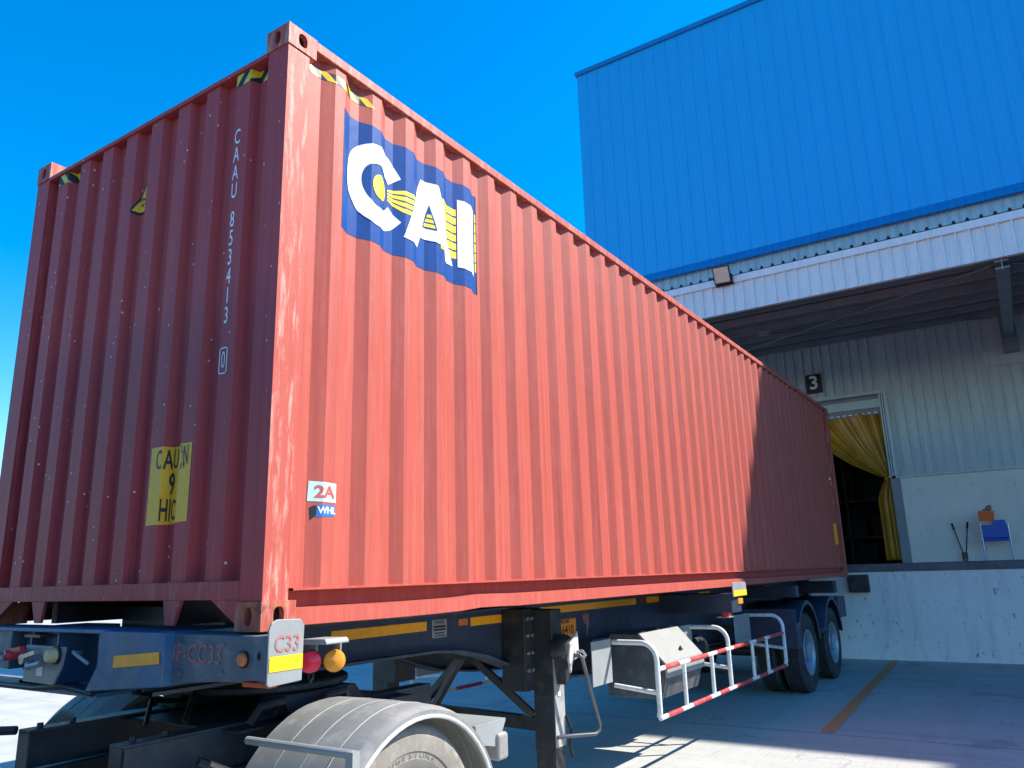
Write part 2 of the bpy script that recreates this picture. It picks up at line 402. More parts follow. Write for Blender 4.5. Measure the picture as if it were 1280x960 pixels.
# pale grey ribbed wall, above, beside and below
def greywall(y0, y1, z0, z1): return MB().sheet(ribbed(y0, y1, 0.196, 0.030, 0.034, WX, (0.25, 0.5, 0.75)), z0, z1)
minor_d = 0.003
gw = greywall(-14.0, -.54, 1.93, 7.5); 
gw2 = greywall(2.6, YP, .2, 7.5); gw3 = greywall(-.54, 2.6, 3.78, 7.5)
gw.add(gw2.v, gw2.f); gw.add(gw3.v, gw3.f)
build(gw, 'grey_wall', CLAD, wh)
# body behind
bd = MB()
bd.box(WX+.25, 48, YN, -2.0, -1.4, 14.2); bd.box(24, 48, -2.0, 5.0, -1.4, 14.2); bd.box(WX+.25, 48, 5.0, YP, -1.4, 14.2)
bd.box(WX+.25, 24, -2.0, 5.0, 5.0, 14.2)
build_split(bd, 'core_walls', paint('inner_block', (0.12, 0.13, 0.14), 0.7), wh)
sd = MB().box(WX+.02, 48, YP-.02, YP, -1.4, 14.2); build(sd, 'end_wall', BLUEW, wh)
rf = MB().box(WX, 48, YN, YP, 14.2, 14.28); build(rf, 'roof', BLUET, wh)
pw = MB().box(WX, WX+.25, -14, -.62, .2, 1.90); build(pw, 'plaster_wall', PLAST, wh)
sf = MB().box(WX-.05, WX+.1, -14, -.55, 1.90, 1.945); build(sf, 'wall_flashing', CLAD, wh, .004)
jm = MB().box(WX-.01, WX+.25, -.62, -.445, .2, 1.90); jm.box(WX-.01, WX+.25, 2.5, 2.65, .2, 3.6); build_split(jm, 'door_jamb', STEEL, wh)
df = MB(); df.box(WX-.05, WX+.2, -.60, 2.65, 3.71, 3.785); df.box(WX-.05, WX+.12, -.60, -.53, 1.95, 3.71)
df.box(WX-.03, WX+.12, -.515, -.485, 1.95, 3.71); df.box(WX-.02, WX+.15, -.47, -.44, 1.91, 3.71)
build(df, 'door_frame', CLAD, wh, .004)
hd = MB().box(WX+.06, WX+.2, -.44, 2.5, 3.44, 3.62); build(hd, 'door_header', CLAD, wh)
hd2 = MB().box(WX+.12, WX+.24, -.44, 2.5, 3.3, 3.71); build(hd2, 'header_recess', STEEL, wh)
# dark store room behind the door
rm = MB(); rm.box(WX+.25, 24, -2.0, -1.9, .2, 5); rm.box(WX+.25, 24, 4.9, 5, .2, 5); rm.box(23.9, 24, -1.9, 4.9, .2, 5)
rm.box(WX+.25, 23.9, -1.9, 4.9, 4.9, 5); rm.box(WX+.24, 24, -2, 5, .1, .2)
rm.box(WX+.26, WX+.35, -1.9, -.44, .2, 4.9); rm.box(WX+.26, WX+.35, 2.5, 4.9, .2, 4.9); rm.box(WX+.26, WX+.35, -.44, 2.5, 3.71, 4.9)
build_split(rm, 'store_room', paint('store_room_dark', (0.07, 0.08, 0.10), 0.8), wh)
sh = MB()
for yy in (.2, 1.5, 2.9):
    for xx in (21.5, 22.5): sh.box(xx, xx+.06, yy, yy+.06, .2, 3.4)
for zz_ in (.9, 1.9, 2.9): sh.box(21.5, 22.56, .2, 2.96, zz_, zz_+.05)
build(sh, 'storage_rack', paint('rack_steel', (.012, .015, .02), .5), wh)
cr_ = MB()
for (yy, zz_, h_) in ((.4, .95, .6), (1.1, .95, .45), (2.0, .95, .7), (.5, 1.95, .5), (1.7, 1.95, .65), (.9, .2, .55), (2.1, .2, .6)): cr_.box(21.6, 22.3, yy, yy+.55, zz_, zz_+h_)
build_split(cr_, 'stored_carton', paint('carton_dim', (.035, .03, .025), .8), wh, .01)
# unseen block added further along the wall to throw the shade at lower right
wg = MB().box(12.4, WX+.2, YN, -14.0, -1.4, 14.25); build(wg, 'added_shade_block', BLUEW, wh)

# canopy ------------------------------------------------------------
CY0, CY1 = -13.6, 6.28
cp = MB().sheet(ribbed(CY0, CY1, 0.172, 0.042, 0.04, 10.0), 4.31, 4.80)
build(cp, 'fascia', FASC, wh)
cap = MB().box(9.945, 10.09, CY0, CY1, 4.795, 4.915); cap.box(9.97, 10.05, CY0, CY1, 4.295, 4.312)
build(cap, 'fascia_cap', FASC, wh, .006)
rs = MB(); pts = ribbed(CY0, CY1, 0.172, 0.05, 0, 0)
y = CY0; top = []
while y < CY1 - .1:
    top += [(y, 0), (y+.115, 0), (y+.13, .045), (y+.157, .045)]; y += .172
n_ = len(top)
rs.v += [(9.94, p, 4.925 + h) for p, h in top] + [(WX-.01, p, 5.72 + h) for p, h in top]
rs.f += [(i, i+1, n_+i+1, n_+i) for i in range(n_-1)]
build(rs, 'canopy_roof', CLAD, wh)
rc = MB(); y = CY0; up_ = [(CY0, 4.905), (CY0, 4.919)]
while y < CY1 - .1:
    up_ += [(y+.113, 4.919), (y+.132, 4.967), (y+.155, 4.967), (y+.159, 4.919)]; y += .172
n_ = len(up_); rc.v += [(9.972, a, 4.9) for a, c_ in up_] + [(9.945, a, c_) for a, c_ in up_]
rc.f += [(i, i+1, n_+i+1, n_+i) for i in range(1, n_-1)]
rc.v = rc.v; 
build(rc, 'rib_closers', BLK, wh)
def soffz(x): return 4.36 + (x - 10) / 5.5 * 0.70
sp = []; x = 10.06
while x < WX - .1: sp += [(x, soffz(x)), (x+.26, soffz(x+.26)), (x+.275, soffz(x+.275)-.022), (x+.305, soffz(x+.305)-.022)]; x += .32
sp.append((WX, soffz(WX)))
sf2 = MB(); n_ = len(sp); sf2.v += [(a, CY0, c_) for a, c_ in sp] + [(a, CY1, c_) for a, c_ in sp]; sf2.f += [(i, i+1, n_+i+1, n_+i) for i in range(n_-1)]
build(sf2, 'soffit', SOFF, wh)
pl = MB()
for k in range(5):
    x = 10.9 + k*1.05; pl.box(x, x+.06, CY0, CY1, soffz(x)-.13, soffz(x)-.01)
build_split(pl, 'purlins', STEEL, wh)
for ry in (-2.93, 3.6, -9.4):
    rb = MB(); a = (10.05, ry, soffz(10.05)-.10); b2 = (WX-.2, ry, soffz(WX)-.45)
    rb.bar(a, b2, .17, .02); rb.bar((a[0], ry, a[2]-.1), (b2[0], ry, b2[2]-.16), .17, .02); rb.bar((a[0], ry, a[2]-.05), (b2[0], ry, b2[2]-.08), .015, .16)
    rb.box(WX-.22, WX-.03, ry-.13, ry+.13, 4.15, 5.0)
    build(rb, 'rafter', STEEL, wh)
br = MB()
br.tube([(10.3, 3.5, 4.3), (15.2, -2.7, 4.85)], .012, 6); br.tube([(10.3, -2.8, 4.3), (15.2, 3.5, 4.85)], .012, 6)
br.tube([(10.3, -2.9, 4.3), (15.2, -9.2, 4.85)], .012, 6); br.tube([(10.3, -9.2, 4.3), (15.2, -2.9, 4.85)], .012, 6)
build_split(br, 'wind_brace', STEEL, wh)
wp = MB().box(WX-.04, WX-.021, -3.6, -2.45, 3.95, 4.25); wp.box(WX-.04, WX-.021, -3.3, -2.55, 4.25, 4.9); build_split(wp, 'wall_plate', CLAD, wh)

# dock ------------------------------------------------------------
dk = thing('loading_dock', (12.95, -3, -1.4), 'scuffed white concrete loading dock with dark steel edge', 'loading dock')
dw = MB().box(12.95, WX+.24, -14, YP, -1.4, .06); build(dw, 'dock_wall', DOCKW, dk)
de = MB().box(12.93, 13.1, -14, YP, .062, .195); build(de, 'edge_channel', paint('dock_edge_steel', (0.09, 0.10, 0.12), .6, .3, 3, dirt=(.2, .2, .2), dirt_amt=.5), dk, .008)
dfl = MB().box(13.1, WX+.23, -14, YP, .062, .19); build(dfl, 'dock_floor', GROUND, dk)
bmp_ = MB()
for yy in (0.0,):
    bmp_.box(12.78, 12.93, -.20, .14, -.28, .02)
bo = build(bmp_, 'dock_bumper', RUBBER, dk, .03, seg=3)
bb = MB()
for yy, zz_ in ((-.15, -.03), (-.15, -.23), (.09, -.03), (.09, -.23)): bb.cyl((12.775, yy, zz_), (12.785, yy, zz_), .018, 10)
build_split(bb, 'bolts', BLK, bo)

# sign 3 ------------------------------------------------------------
sg = thing('dock_number_sign', (WX-.04, .81, 3.89), 'black square sign with white number 3 above the dock door', 'sign')
build(MB().box(WX-.055, WX-.03, .655, .975, 3.90, 4.33), 'sign_board', plain('sign_black', (.012, .013, .02), .5), sg, .003)
decal('number', tshift(text2d('3', .42, .008), -.815, 4.125, 1.0, 1.0), lambda a, z_: (WX-.058, -a, z_), WHITE_P, sg)

# floodlight ------------------------------------------------------------
fx, fy, fz = 9.83, .93, 4.93
fld = thing('floodlight', (9.96, fy, 4.86), 'square LED floodlight clamped on the white canopy fascia', 'floodlight')
nrm = Vector((-.80, -.12, -.42)).normalized(); sid = Vector((0.12, -1, 0)).normalized(); upv = sid.cross(nrm).normalized()
if upv.z < 0: upv = -upv
build(MB().obox((fx, fy, fz), nrm, sid, upv, .03, .14, .15), 'housing', plain('lamp_housing', (.035, .035, .04), .5), fld, .01)
build(MB().obox(Vector((fx, fy, fz)) + nrm*.031, nrm, sid, upv, .003, .118, .125), 'lens', plain('lamp_glass', (.60, .55, .45), .15), fld)
mb = MB(); mb.bar((9.96, fy-.12, 4.80), (fx, fy-.155, fz-.02), .03, .012); mb.bar((9.96, fy+.12, 4.80), (fx, fy+.155, fz-.02), .03, .012); mb.box(9.93, 9.964, fy-.15, fy+.15, 4.77, 4.82)
build(mb, 'bracket', BLK, fld)
# small lamp under canopy
cl = thing('canopy_lamp', (12.4, .98, 4.62), 'small round lamp hanging under the canopy soffit', 'lamp')
build(MB().lathe([(.0, .02), (.10, .02), (.13, 0), (.14, -.03), (.11, -.05), (0, -.06)], (12.4, .98, 4.60), 'z', 24), 'lamp_shade', plain('lamp_white', (.5, .5, .5), .4), cl, smooth=True)
build(MB().cyl((12.4, .98, 4.62), (12.4, .98, soffz(12.4)), .008, 8), 'stem', BLK, cl)

# curtain ------------------------------------------------------------
cu = thing('strip_curtain', (WX+.1, .3, 3.36), 'yellow plastic curtain hung in the dock doorway and tied to the right jamb', 'curtain')
m, n, b = newmat('yellow_curtain')
c = mix(n, ramp(n, noise(n, 3, 4), .3, .7), (.40, .175, .010), (.52, .26, .018)); n.links.new(c, b.inputs['Base Color'])
b.inputs['Roughness'].default_value = .35; b.inputs['Transmission Weight'].default_value = 0.12
CUR = m
cb = MB(); NS, NT = 150, 60
def cpt(s, t):
    """s 0..1 from right jamb to left, t 0..1 down"""
    yt = -.42 + 1.75*s
    fold = math.sin(s*37 + 2.2*math.sin(s*7))*.55 + math.sin(s*15+1+t*1.5)*.5 + math.sin(s*90)*.12
    if t < .62:
        k = t/.62; e = k**1.5*.35 + k**4*.65
        zt = 3.34 + (1.93 - 3.34)*k - .18*s*math.sin(k*math.pi)
        ytie = -.44 + .10*s
        yk = yt + (ytie - yt)*(k**1.05)
        amp = .06*(1-k)**.5 + .012
    else:
        k = (t-.62)/.38; zt = 1.93 + (.26 - 1.93)*k
        yk = -.44 + .10*s + (.20*s)*min(1, k*4)**.7 ; amp = .03
    return (WX + .14 + fold*amp, yk, zt)
for j in range(NT+1):
    for i in range(NS+1): cb.v.append(cpt(i/NS, j/NT))
for j in range(NT):
    for i in range(NS): cb.f.append((j*(NS+1)+i, j*(NS+1)+i+1, (j+1)*(NS+1)+i+1, (j+1)*(NS+1)+i))
build(cb, 'cloth', CUR, cu, smooth=True, solid=.003, recalc=False)
build(MB().cyl((WX+.12, -.43, 3.38), (WX+.12, 2.48, 3.38), .014, 10), 'rod', METAL, cu)
rg = MB()
for k in range(14): rg.box(WX+.09, WX+.11, -.36+k*.125, -.29+k*.125, 3.325, 3.352)
build_split(rg, 'hooks', WHITE_P, cu)
build(MB().tube([(WX+.05, -.46, 1.98), (WX+.05, -.34, 1.90), (WX+.22, -.34, 1.93), (WX+.22, -.45, 1.99)], .018, 8), 'tie', CUR, cu)

# ---- things on the dock by the wall
chair = thing('folding_chair', (WX-.3, -2.13, .2), 'blue seated folding chair with chrome legs against the dock wall', 'chair')
CH = paint('chrome_tube', (.55, .56, .58), .25, .1, 5, .9)
for yy in (-1.92, -2.36):
    f1 = MB().tube([(WX-.60, yy, .2), (WX-.51, yy, .58), (WX-.513, yy, .86), (WX-.513, yy, .88)], .011, 8)
    build(f1, 'front_leg', CH, chair, smooth=True)
    f2 = MB().tube([(WX-.10, yy+.012, .2), (WX-.16, yy+.012, .56), (WX-.49, yy+.012, .60)], .011, 8)
    build(f2, 'rear_leg', CH, chair, smooth=True)
CBL = plain('chair_blue', (.012, .085, .48), .5)
build(MB().obox((WX-.30, -2.135, .585), (1, 0, -.03), (0, 1, 0), (.03, 0, 1), .19, .20, .018), 'seat', CBL, chair, .012)
bk_ = MB().prism([(-1.925, .62), (-2.355, .60), (-2.345, .80), (-2.325, .93), (-2.13, .93), (-2.125, .84), (-1.92, .85)], 0, WX-.525, WX-.50)
build(bk_, 'backrest', CBL, chair, .01)
build(MB().box(WX-.52, WX-.495, -2.35, -1.93, .545, .575), 'rear_bar', CBL, chair, .006)
bx = thing('orange_box', (WX-.36, -2.02, .605), 'orange and white carton standing on the blue folding chair', 'box')
OB = plain('carton_orange', (.80, .12, .02), .6)
cx_ = WX-.335
build(MB().obox((cx_, -2.03, .86), (1, 0, 0), (0, 1, 0.03), (0, -.03, 1), .10, .122, .255), 'carton', OB, bx, .004)
build(MB().obox((cx_, -2.032, .885), (1, 0, 0), (0, 1, .03), (0, -.03, 1), .1025, .125, .035), 'label_band', plain('carton_white', (.55, .42, .33), .7), bx)
tl = thing('tape_dispenser', (cx_, -2.06, 1.115), 'dark grey tape gun lying on the orange carton', 'tool')
tm = MB().lathe([(.02, -.02), (.05, -.02), (.05, .02), (.02, .02), (.02, -.02)], (cx_, -2.09, 1.165), 'x', 16)
tm.bar((cx_, -2.10, 1.155), (cx_, -1.98, 1.13), .03, .03); tm.bar((cx_, -2.10, 1.17), (cx_, -2.125, 1.22), .05, .04)
build(tm, 'tape_gun', plain('tool_grey', (.07, .09, .09), .5), tl)
bc = thing('bolt_cutter', (WX-.1, -1.56, .2), 'pair of dark long handled bolt cutters leaning open against the dock wall', 'bolt cutter')
BCM = plain('cutter_dark', (.03, .022, .03), .5)
for s_, tp in ((1, (-1.42, .93)), (-1, (-1.69, .94))):
    hb = MB().tube([(WX-.16, -1.57+.025*s_, .36), (WX-.10, -1.565+.045*s_, .45), (WX-.04, tp[0], tp[1])], .011, 8)
    hh = build(hb, 'handle', BCM, bc, smooth=True)
    v0 = Vector((WX-.04, tp[0], tp[1])); v1 = Vector((WX-.10, -1.565+.045*s_, .45)); q = v0 + (v1-v0)*.25
    build(MB().tube([v0, q], .019, 8), 'grip', plain('grip_black', (.015, .015, .018), .7), hh, smooth=True)
jb = MB(); jb.box(WX-.19, WX-.13, -1.615, -1.52, .27, .37); jb.prism([(-1.60, .20), (-1.572, .20), (-1.57, .28), (-1.62, .28)], 0, WX-.18, WX-.15); jb.prism([(-1.56, .20), (-1.53, .20), (-1.515, .28), (-1.567, .28)], 0, WX-.18, WX-.15)
build_split(jb, 'jaws', plain('jaw_red', (.10, .03, .03), .5), bc, .004)

# ================================================================== CONTAINER
L, W_, H = 12.192, 2.438, 2.896
ct = thing('shipping_container', (L/2, W_/2, 0), 'long rusty red corrugated shipping container with blue and white CAI flag painted on its side', 'shipping container')
PH, PI_ = .254, .278
def prof(x):
    if x < PH or x > PH + PI_*42: return .044
    t = ((x - PH) % PI_)/PI_*278
    if t < 70: return .044 - .036*t/70
    if t < 142: return .008
    if t < 210: return .008 + .036*(t-142)/68
    return .044
SF = []
for k in range(42):
    b0 = PH + PI_*k; SF += [b0, b0+.070, b0+.142, b0+.210]
SF.append(PH + PI_*42)
for s_ in (0, 1):
    xs = [.165] + SF + [12.02]
    pts = [(x, prof(x) if s_ == 0 else W_ - prof(x)) for x in xs]
    mb = MB().sheet(pts, .16, 2.84)
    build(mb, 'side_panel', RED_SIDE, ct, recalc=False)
    yo = (lambda v: v) if s_ == 0 else (lambda v: W_ - v)
    tr = MB(); a, b2 = sorted((yo(-.004), yo(.058))); tr.box(.17, 12.02, a, b2, 2.835, 2.893)
    build(tr, 'top_side_rail', RED_TOP, ct, .006)
    # bottom rail: outward channel with a knocked lower lip
    br_ = MB()
    def yy2(v): return v if s_ == 0 else W_ - v
    prf = [(.10, .168), (.002, .168), (.002, .158), (.072, .154), (.072, .088), (.004, .080), (.000, .014), (.02, .010), (.10, .010)]
    N_ = 60
    for i in range(N_+1):
        x = .165 + (12.03-.165)*i/N_
        for (py, pz) in prf:
            dz = 0
            if s_ == 0 and pz < .1:
                dz = .011*math.exp(-((x-1.62)/.16)**2) - .005*math.exp(-((x-.9)/.5)**2)
            br_.v.append((x, yy2(py), pz + dz))
    np_ = len(prf)
    for i in range(N_):
        for k in range(np_-1): br_.f.append((i*np_+k, i*np_+k+1, (i+1)*np_+k+1, (i+1)*np_+k))
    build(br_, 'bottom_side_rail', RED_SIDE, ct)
# front wall
FC = [.348 + .2525*k for k in range(8)] 
def proff(y):
    for c0 in FC:
        t = abs(y - c0)
        if t < .055: return .012
        if t < .073: return .012 + .0456*(t-.055)/.018
    return .0576
FF = sorted([c0 + s_*q for c0 in FC for q in (.055, .073) for s_ in (-1, 1)])
ys = [.13] + FF + [W_-.13]
build(MB().sheet([(proff(y), y) for y in ys], .19, 2.765), 'front_panel', RED_FRONT_SHADED, ct, recalc=False)
build(MB().box(-.002, .075, .155, W_-.155, 2.762, 2.787), 'front_top_rail', RED_FRONT_SHADED, ct, .003)
build(MB().box(.065, .12, .15, W_-.15, 2.788, 2.86), 'roof_header', RED_FRONT_SHADED, ct)
fs = MB(); fs.box(.0, .07, .15, W_-.15, .126, .205)
for sgn in (0, 1):
    q = (lambda v: v) if sgn == 0 else (lambda v: W_-v)
    for poly in ([(q(.15), .127), (q(.343), .127), (q(.155), .018), (q(.15), .018)], [(q(.553), .127), (q(.69), .127), (q(.665), .016), (q(.60), .016)]):
        fs.prism(poly, 0, .003, .02)
build(fs, 'front_sill', RED_FRAME_SHADED, ct, .003)
build(MB().box(.06, 12.13, .06, W_-.06, 2.80, 2.83), 'roof_panel', RED_SIDE, ct)
un = MB(); un.box(.3, 12.1, .1, W_-.1, .13, .16)
for k in range(34):
    x = 3.4 + k*.262; 
    un.box(x, x+.05, .1, W_-.1, .03, .13)
for yy in (.67, 1.72): un.box(.06, 3.3, yy, yy+.05, .012, .13)
for k in range(10):
    x = .5 + k*.28
    un.box(x, x+.04, .1, .67, .03, .13); un.box(x, x+.04, 1.77, W_-.1, .03, .13)
build(un, 'floor_frame', BLACKISH, ct)
# corner posts and castings
def hole_plate(mb, cen, ua, va, hu, hv, rx, ry, depth_dir, depth, n=32):
    cen, ua, va, dd = Vector(cen), Vector(ua), Vector(va), Vector(depth_dir)
    ins = []; out = []
    for k in range(n):
        a = 2*math.pi*k/n + math.pi/n*0; ca, sa = math.cos(a), math.sin(a)
        # stadium hole
        ex = rx*math.copysign(abs(ca)**.75, ca); ey = ry*math.copysign(abs(sa)**.75, sa)
        ins.append(cen + ua*ex + va*ey)
        s = min(hu/abs(ca) if abs(ca) > 1e-6 else 1e9, hv/abs(sa) if abs(sa) > 1e-6 else 1e9)
        out.append(cen + ua*ca*s + va*sa*s)
    # add exact corners by snapping the nearest outer point
    for su in (-1, 1):
        for sv in (-1, 1):
            cpt_ = cen + ua*hu*su + va*hv*sv
            i = min(range(n), key=lambda j: (out[j]-cpt_).length); out[i] = cpt_
    back = [p + dd*depth for p in ins]
    mb.add(ins + out + back, [(k, (k+1) % n, n+(k+1) % n, n+k) for k in range(n)] + [(k, 2*n+k, 2*n+(k+1) % n, (k+1) % n) for k in range(n)])
    return back
def casting(x0, y0, z0, sx, sy, top):
    """x0,y0 outer corner; sx,sy direction inwards"""
    mb = MB(); lx, ly, hz = .178, .162, .118
    z1 = z0 + hz; zc = z0 + hz/2
    o = .004
    xo, yo_ = x0 - sx*o, y0 - sy*o
    cx2 = xo + sx*(lx+o)/2; cy2 = yo_ + sy*(ly+o)/2
    bk = []
    bk.append(hole_plate(mb, (xo, cy2, zc), (0, 1, 0), (0, 0, 1), (ly+o)/2, hz/2, .022, .037, (sx, 0, 0), .03))
    bk.append(hole_plate(mb, (cx2, yo_, zc), (1, 0, 0), (0, 0, 1), (lx+o)/2, hz/2, .028, .037, (0, sy, 0), .03))
    zo = z1 if top else z0
    bk.append(hole_plate(mb, (cx2, cy2, zo), (1, 0, 0), (0, 1, 0), (lx+o)/2, (ly+o)/2, .055, .03, (0, 0, -1 if top else 1), .03))
    xi, yi = x0 + sx*lx, y0 + sy*ly
    mb.add([(xi, yo_, z0), (xi, yi, z0), (xi, yi, z1), (xi, yo_, z1)], [(0, 1, 2, 3)])
    mb.add([(xo, yi, z0), (xi, yi, z0), (xi, yi, z1), (xo, yi, z1)], [(0, 1, 2, 3)])
    zq = z0 if top else z1
    mb.add([(xo, yo_, zq), (xi, yo_, zq), (xi, yi, zq), (xo, yi, zq)], [(0, 1, 2, 3)])
    c_ = build(mb, 'corner_casting', RED_RUST if not top else RED_WORN, ct)
    # inner chamber wall seen through the holes
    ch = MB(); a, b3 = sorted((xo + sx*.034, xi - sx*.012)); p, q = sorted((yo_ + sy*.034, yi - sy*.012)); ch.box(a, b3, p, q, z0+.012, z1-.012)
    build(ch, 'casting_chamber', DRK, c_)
for (x0, sx) in ((0, 1), (L, -1)):
    for (y0, sy) in ((0, 1), (W_, -1)):
        casting(x0, y0, 0, sx, sy, False); casting(x0, y0, H-.118, sx, sy, True)
        pst = MB()
        a, b3 = sorted((x0+sx*.002, x0+sx*.012)); p, q = sorted((y0+sy*.0045, y0+sy*.150)); pst.box(a, b3, p, q, .118, H-.118)
        pf = build(pst, 'corner_post', RED_FRONT_SHADED, ct, .003); pst = MB()
        a, b3 = sorted((x0+sx*.0025, x0+sx*.130)); p, q = sorted((y0+sy*.002, y0+sy*.0042)); pst.box(a, b3, p, q, .118, H-.118)
        a, b3 = sorted((x0+sx*.130, x0+sx*.138)); p, q = sorted((y0+sy*.002, y0+sy*.048)); pst.box(a, b3, p, q, .118, H-.118)
        a, b3 = sorted((x0+sx*.138, x0+sx*.168)); p, q = sorted((y0+sy*.040, y0+sy*.048)); pst.box(a, b3, p, q, .118, H-.118)
        a, b3 = sorted((x0+sx*.0125, x0+sx*.06)); p, q = sorted((y0+sy*.140, y0+sy*.150)); pst.box(a, b3, p, q, .118, H-.118)
        build(pst, 'post_side', RED_WORN if sy == 1 else RED_FRAME_SHADED, pf)
# door end (faces the dock)
for s_ in (0, 1):
    y0 = .16 if s_ == 0 else W_/2+.005; y1 = W_/2-.005 if s_ == 0 else W_-.16
    dr = MB().box(L-.06, L-.015, y0, y1, .16, 2.80)
    for k in range(5): dr.box(L-.015, L+.005, y0+.05, y1-.05, .35+k*.5, .60+k*.5)
    dro = build(dr, 'door', RED_FRAME_SHADED, ct, .004)
    for yy in (y0+.25, y1-.25): build(MB().cyl((L+.025, yy, .14), (L+.025, yy, 2.78), .017, 10), 'lock_rod', METAL, dro, smooth=True)
build(MB().box(L-.12, L-.01, .15, W_-.15, 0.02, .155), 'door_sill', RED_FRAME_SHADED, ct); build(MB().box(L-.12, L-.01, .15, W_-.15, 2.805, 2.87), 'door_header', RED_FRAME_SHADED, ct)

# --- markings on the side
def onside(e): return lambda x, z_: (x, prof(x) - e, z_)
def onfront(e): return lambda a, z_: (proff(-a) - e, -a, z_)
FFn = [-v for v in FF]
fg = [(.392 + 1.22*k/12, 2.628) for k in range(13)] + [(1.612 - 1.22*k/12, 1.942) for k in range(13)]
flag = decal('flag_field', poly2([(.392, 1.942), (1.612, 1.942), (1.612, 2.628), (.392, 2.628)]), onside(.0015), LOGO_B, ct, SF)
tag(flag, 'dark blue rectangle of the painted CAI flag')
fan = []
for k in range(4):
    z0 = 2.335 - k*.037; ya, yb = 2.318 - k*.018, 2.306 - k*.018
    fan.append(poly2([(.765, yb), (.765, ya), (.87, z0+.012), (1.06, z0+.028), (1.06, z0+.004), (.87, z0-.015)]))
decal('rays', join2(*fan), onside(.003), LOGO_Y, flag, SF)
bars = [rect2(1.20 , 1.384, 2.108 + k*.0575, 2.108 + k*.0575 + .046) for k in range(6)]
bars += [rect2(1.593, 1.606, 2.09 + k*.069, 2.09 + k*.069+.060) for k in range(6)]
decal('bars', join2(*bars[:6]), onside(.003), LOGO_Y, flag, SF)
Cp = [(.852, 2.412), (.812, 2.475), (.753, 2.518), (.672, 2.530), (.578, 2.508), (.508, 2.461), (.466, 2.401), (.446, 2.313), (.452, 2.22), (.486, 2.150), (.533, 2.095), (.600, 2.058), (.672, 2.046), (.745, 2.058), (.805, 2.090), (.855, 2.146), (.767, 2.212), (.735, 2.176), (.686, 2.158), (.630, 2.164), (.585, 2.195), (.558, 2.24), (.549, 2.285), (.556, 2.335), (.58, 2.378), (.633, 2.408), (.690, 2.412), (.735, 2.390), (.768, 2.350)]
def catmull(p, n=5):
    out = []
    for i in range(len(p)-1):
        a, b_, c_, d_ = p[max(0, i-1)], p[i], p[i+1], p[min(len(p)-1, i+2)]
        for k in range(n):
            t = k/n
            out.append(tuple(.5*((2*b_[j]) + (-a[j]+c_[j])*t + (2*a[j]-5*b_[j]+4*c_[j]-d_[j])*t*t + (-a[j]+3*b_[j]-3*c_[j]+d_[j])*t**3) for j in (0, 1)))
    return out + [p[-1]]
def resample(p, n):
    q = catmull(p); ds = [0]
    for a, b_ in zip(q[:-1], q[1:]): ds.append(ds[-1] + math.dist(a, b_))
    out = []
    for k in range(n+1):
        t = ds[-1]*k/n; i = max(j for j in range(len(q)-1) if ds[j] <= t + 1e-9); f = (t-ds[i])/max(1e-9, ds[i+1]-ds[i])
        out.append((q[i][0]+(q[i+1][0]-q[i][0])*f, q[i][1]+(q[i+1][1]-q[i][1])*f))
    return out
NC = 36; Co = resample(Cp[:16], NC); Ci = resample(Cp[16:][::-1], NC)
C2 = (Co + Ci, [(i, i+1, NC+2+i, NC+1+i) for i in range(NC)])
decal('letter', C2, onside(.0045), WHITE_P, flag, SF)
Ap = [(1.050, 2.508), (1.180, 2.508), (1.356, 2.052), (1.258, 2.052), (1.232, 2.132), (1.046, 2.132), (1.020, 2.060), (.868, 2.060)]
decal('letter', poly2(Ap), onside(.0045), WHITE_P, flag, SF)
decal('letter', poly2([(1.391, 2.055), (1.575, 2.055), (1.575, 2.512), (1.391, 2.512)]), onside(.0045), WHITE_P, flag, SF)
decal('letter_counter', poly2([(1.065, 2.205), (1.165, 2.205), (1.113, 2.362)]), onside(.006), LOGO_B, flag, SF)
decal('side_bars', join2(*bars[6:]), onside(.003), LOGO_Y, flag, SF)
decal('counter_bars', join2(*[poly2([(1.113-.036*(1-t0)*1.05+.0, 2.215+.12*t0), (1.113+.036*(1-t0)*1.05, 2.215+.12*t0), (1.113+.036*(1-t1)*1.05, 2.215+.12*t1), (1.113-.036*(1-t1)*1.05, 2.215+.12*t1)]) for t0, t1 in ((0, .18), (.26, .44), (.52, .70))]), onside(.0075), LOGO_Y, flag, SF)
decal('sun_disc', ell2(.678, 2.283, .066, .072), onside(.0045), LOGO_Y, flag, SF)
decal('flag_edge', rect2(1.606, 1.613, 1.942, 2.628), onside(.0045), BLK, flag, SF)
# hazard stripes along the top edges
def stripes(u0, u1, z0, z1, n, lean, start=0):
    a, bl = [], []; st = (u1-u0)/n
    for k in range(n):
        q = poly2([(u0+k*st, z0), (u0+(k+1)*st, z0), (u0+(k+1)*st+lean, z1), (u0+k*st+lean, z1)])
        (a if (k+start) % 2 == 0 else bl).append(q)
    return a, bl
ya, bl = stripes(.19, .62, 2.735, 2.785, 9, -.05)
hz_ = decal('hazard_stripes', join2(*ya), onside(.0015), YEL_B, ct, SF); decal('stripe', join2(*bl), onside(.0015), BLK, hz_, SF)
ya, bl = stripes(-.455, -.155, 2.69, 2.758, 6, .06)
hz_ = decal('hazard_stripes', join2(*ya), onfront(.0015), YEL_B, ct, FFn); decal('stripe', join2(*bl), onfront(.0015), BLK, hz_, FFn)
ya, bl = stripes(-2.20, -1.90, 2.69, 2.758, 6, -.06)
hz_ = decal('hazard_stripes', join2(*ya), onfront(.0015), YEL_B, ct, FFn); decal('stripe', join2(*bl), onfront(.0015), BLK, hz_, FFn)
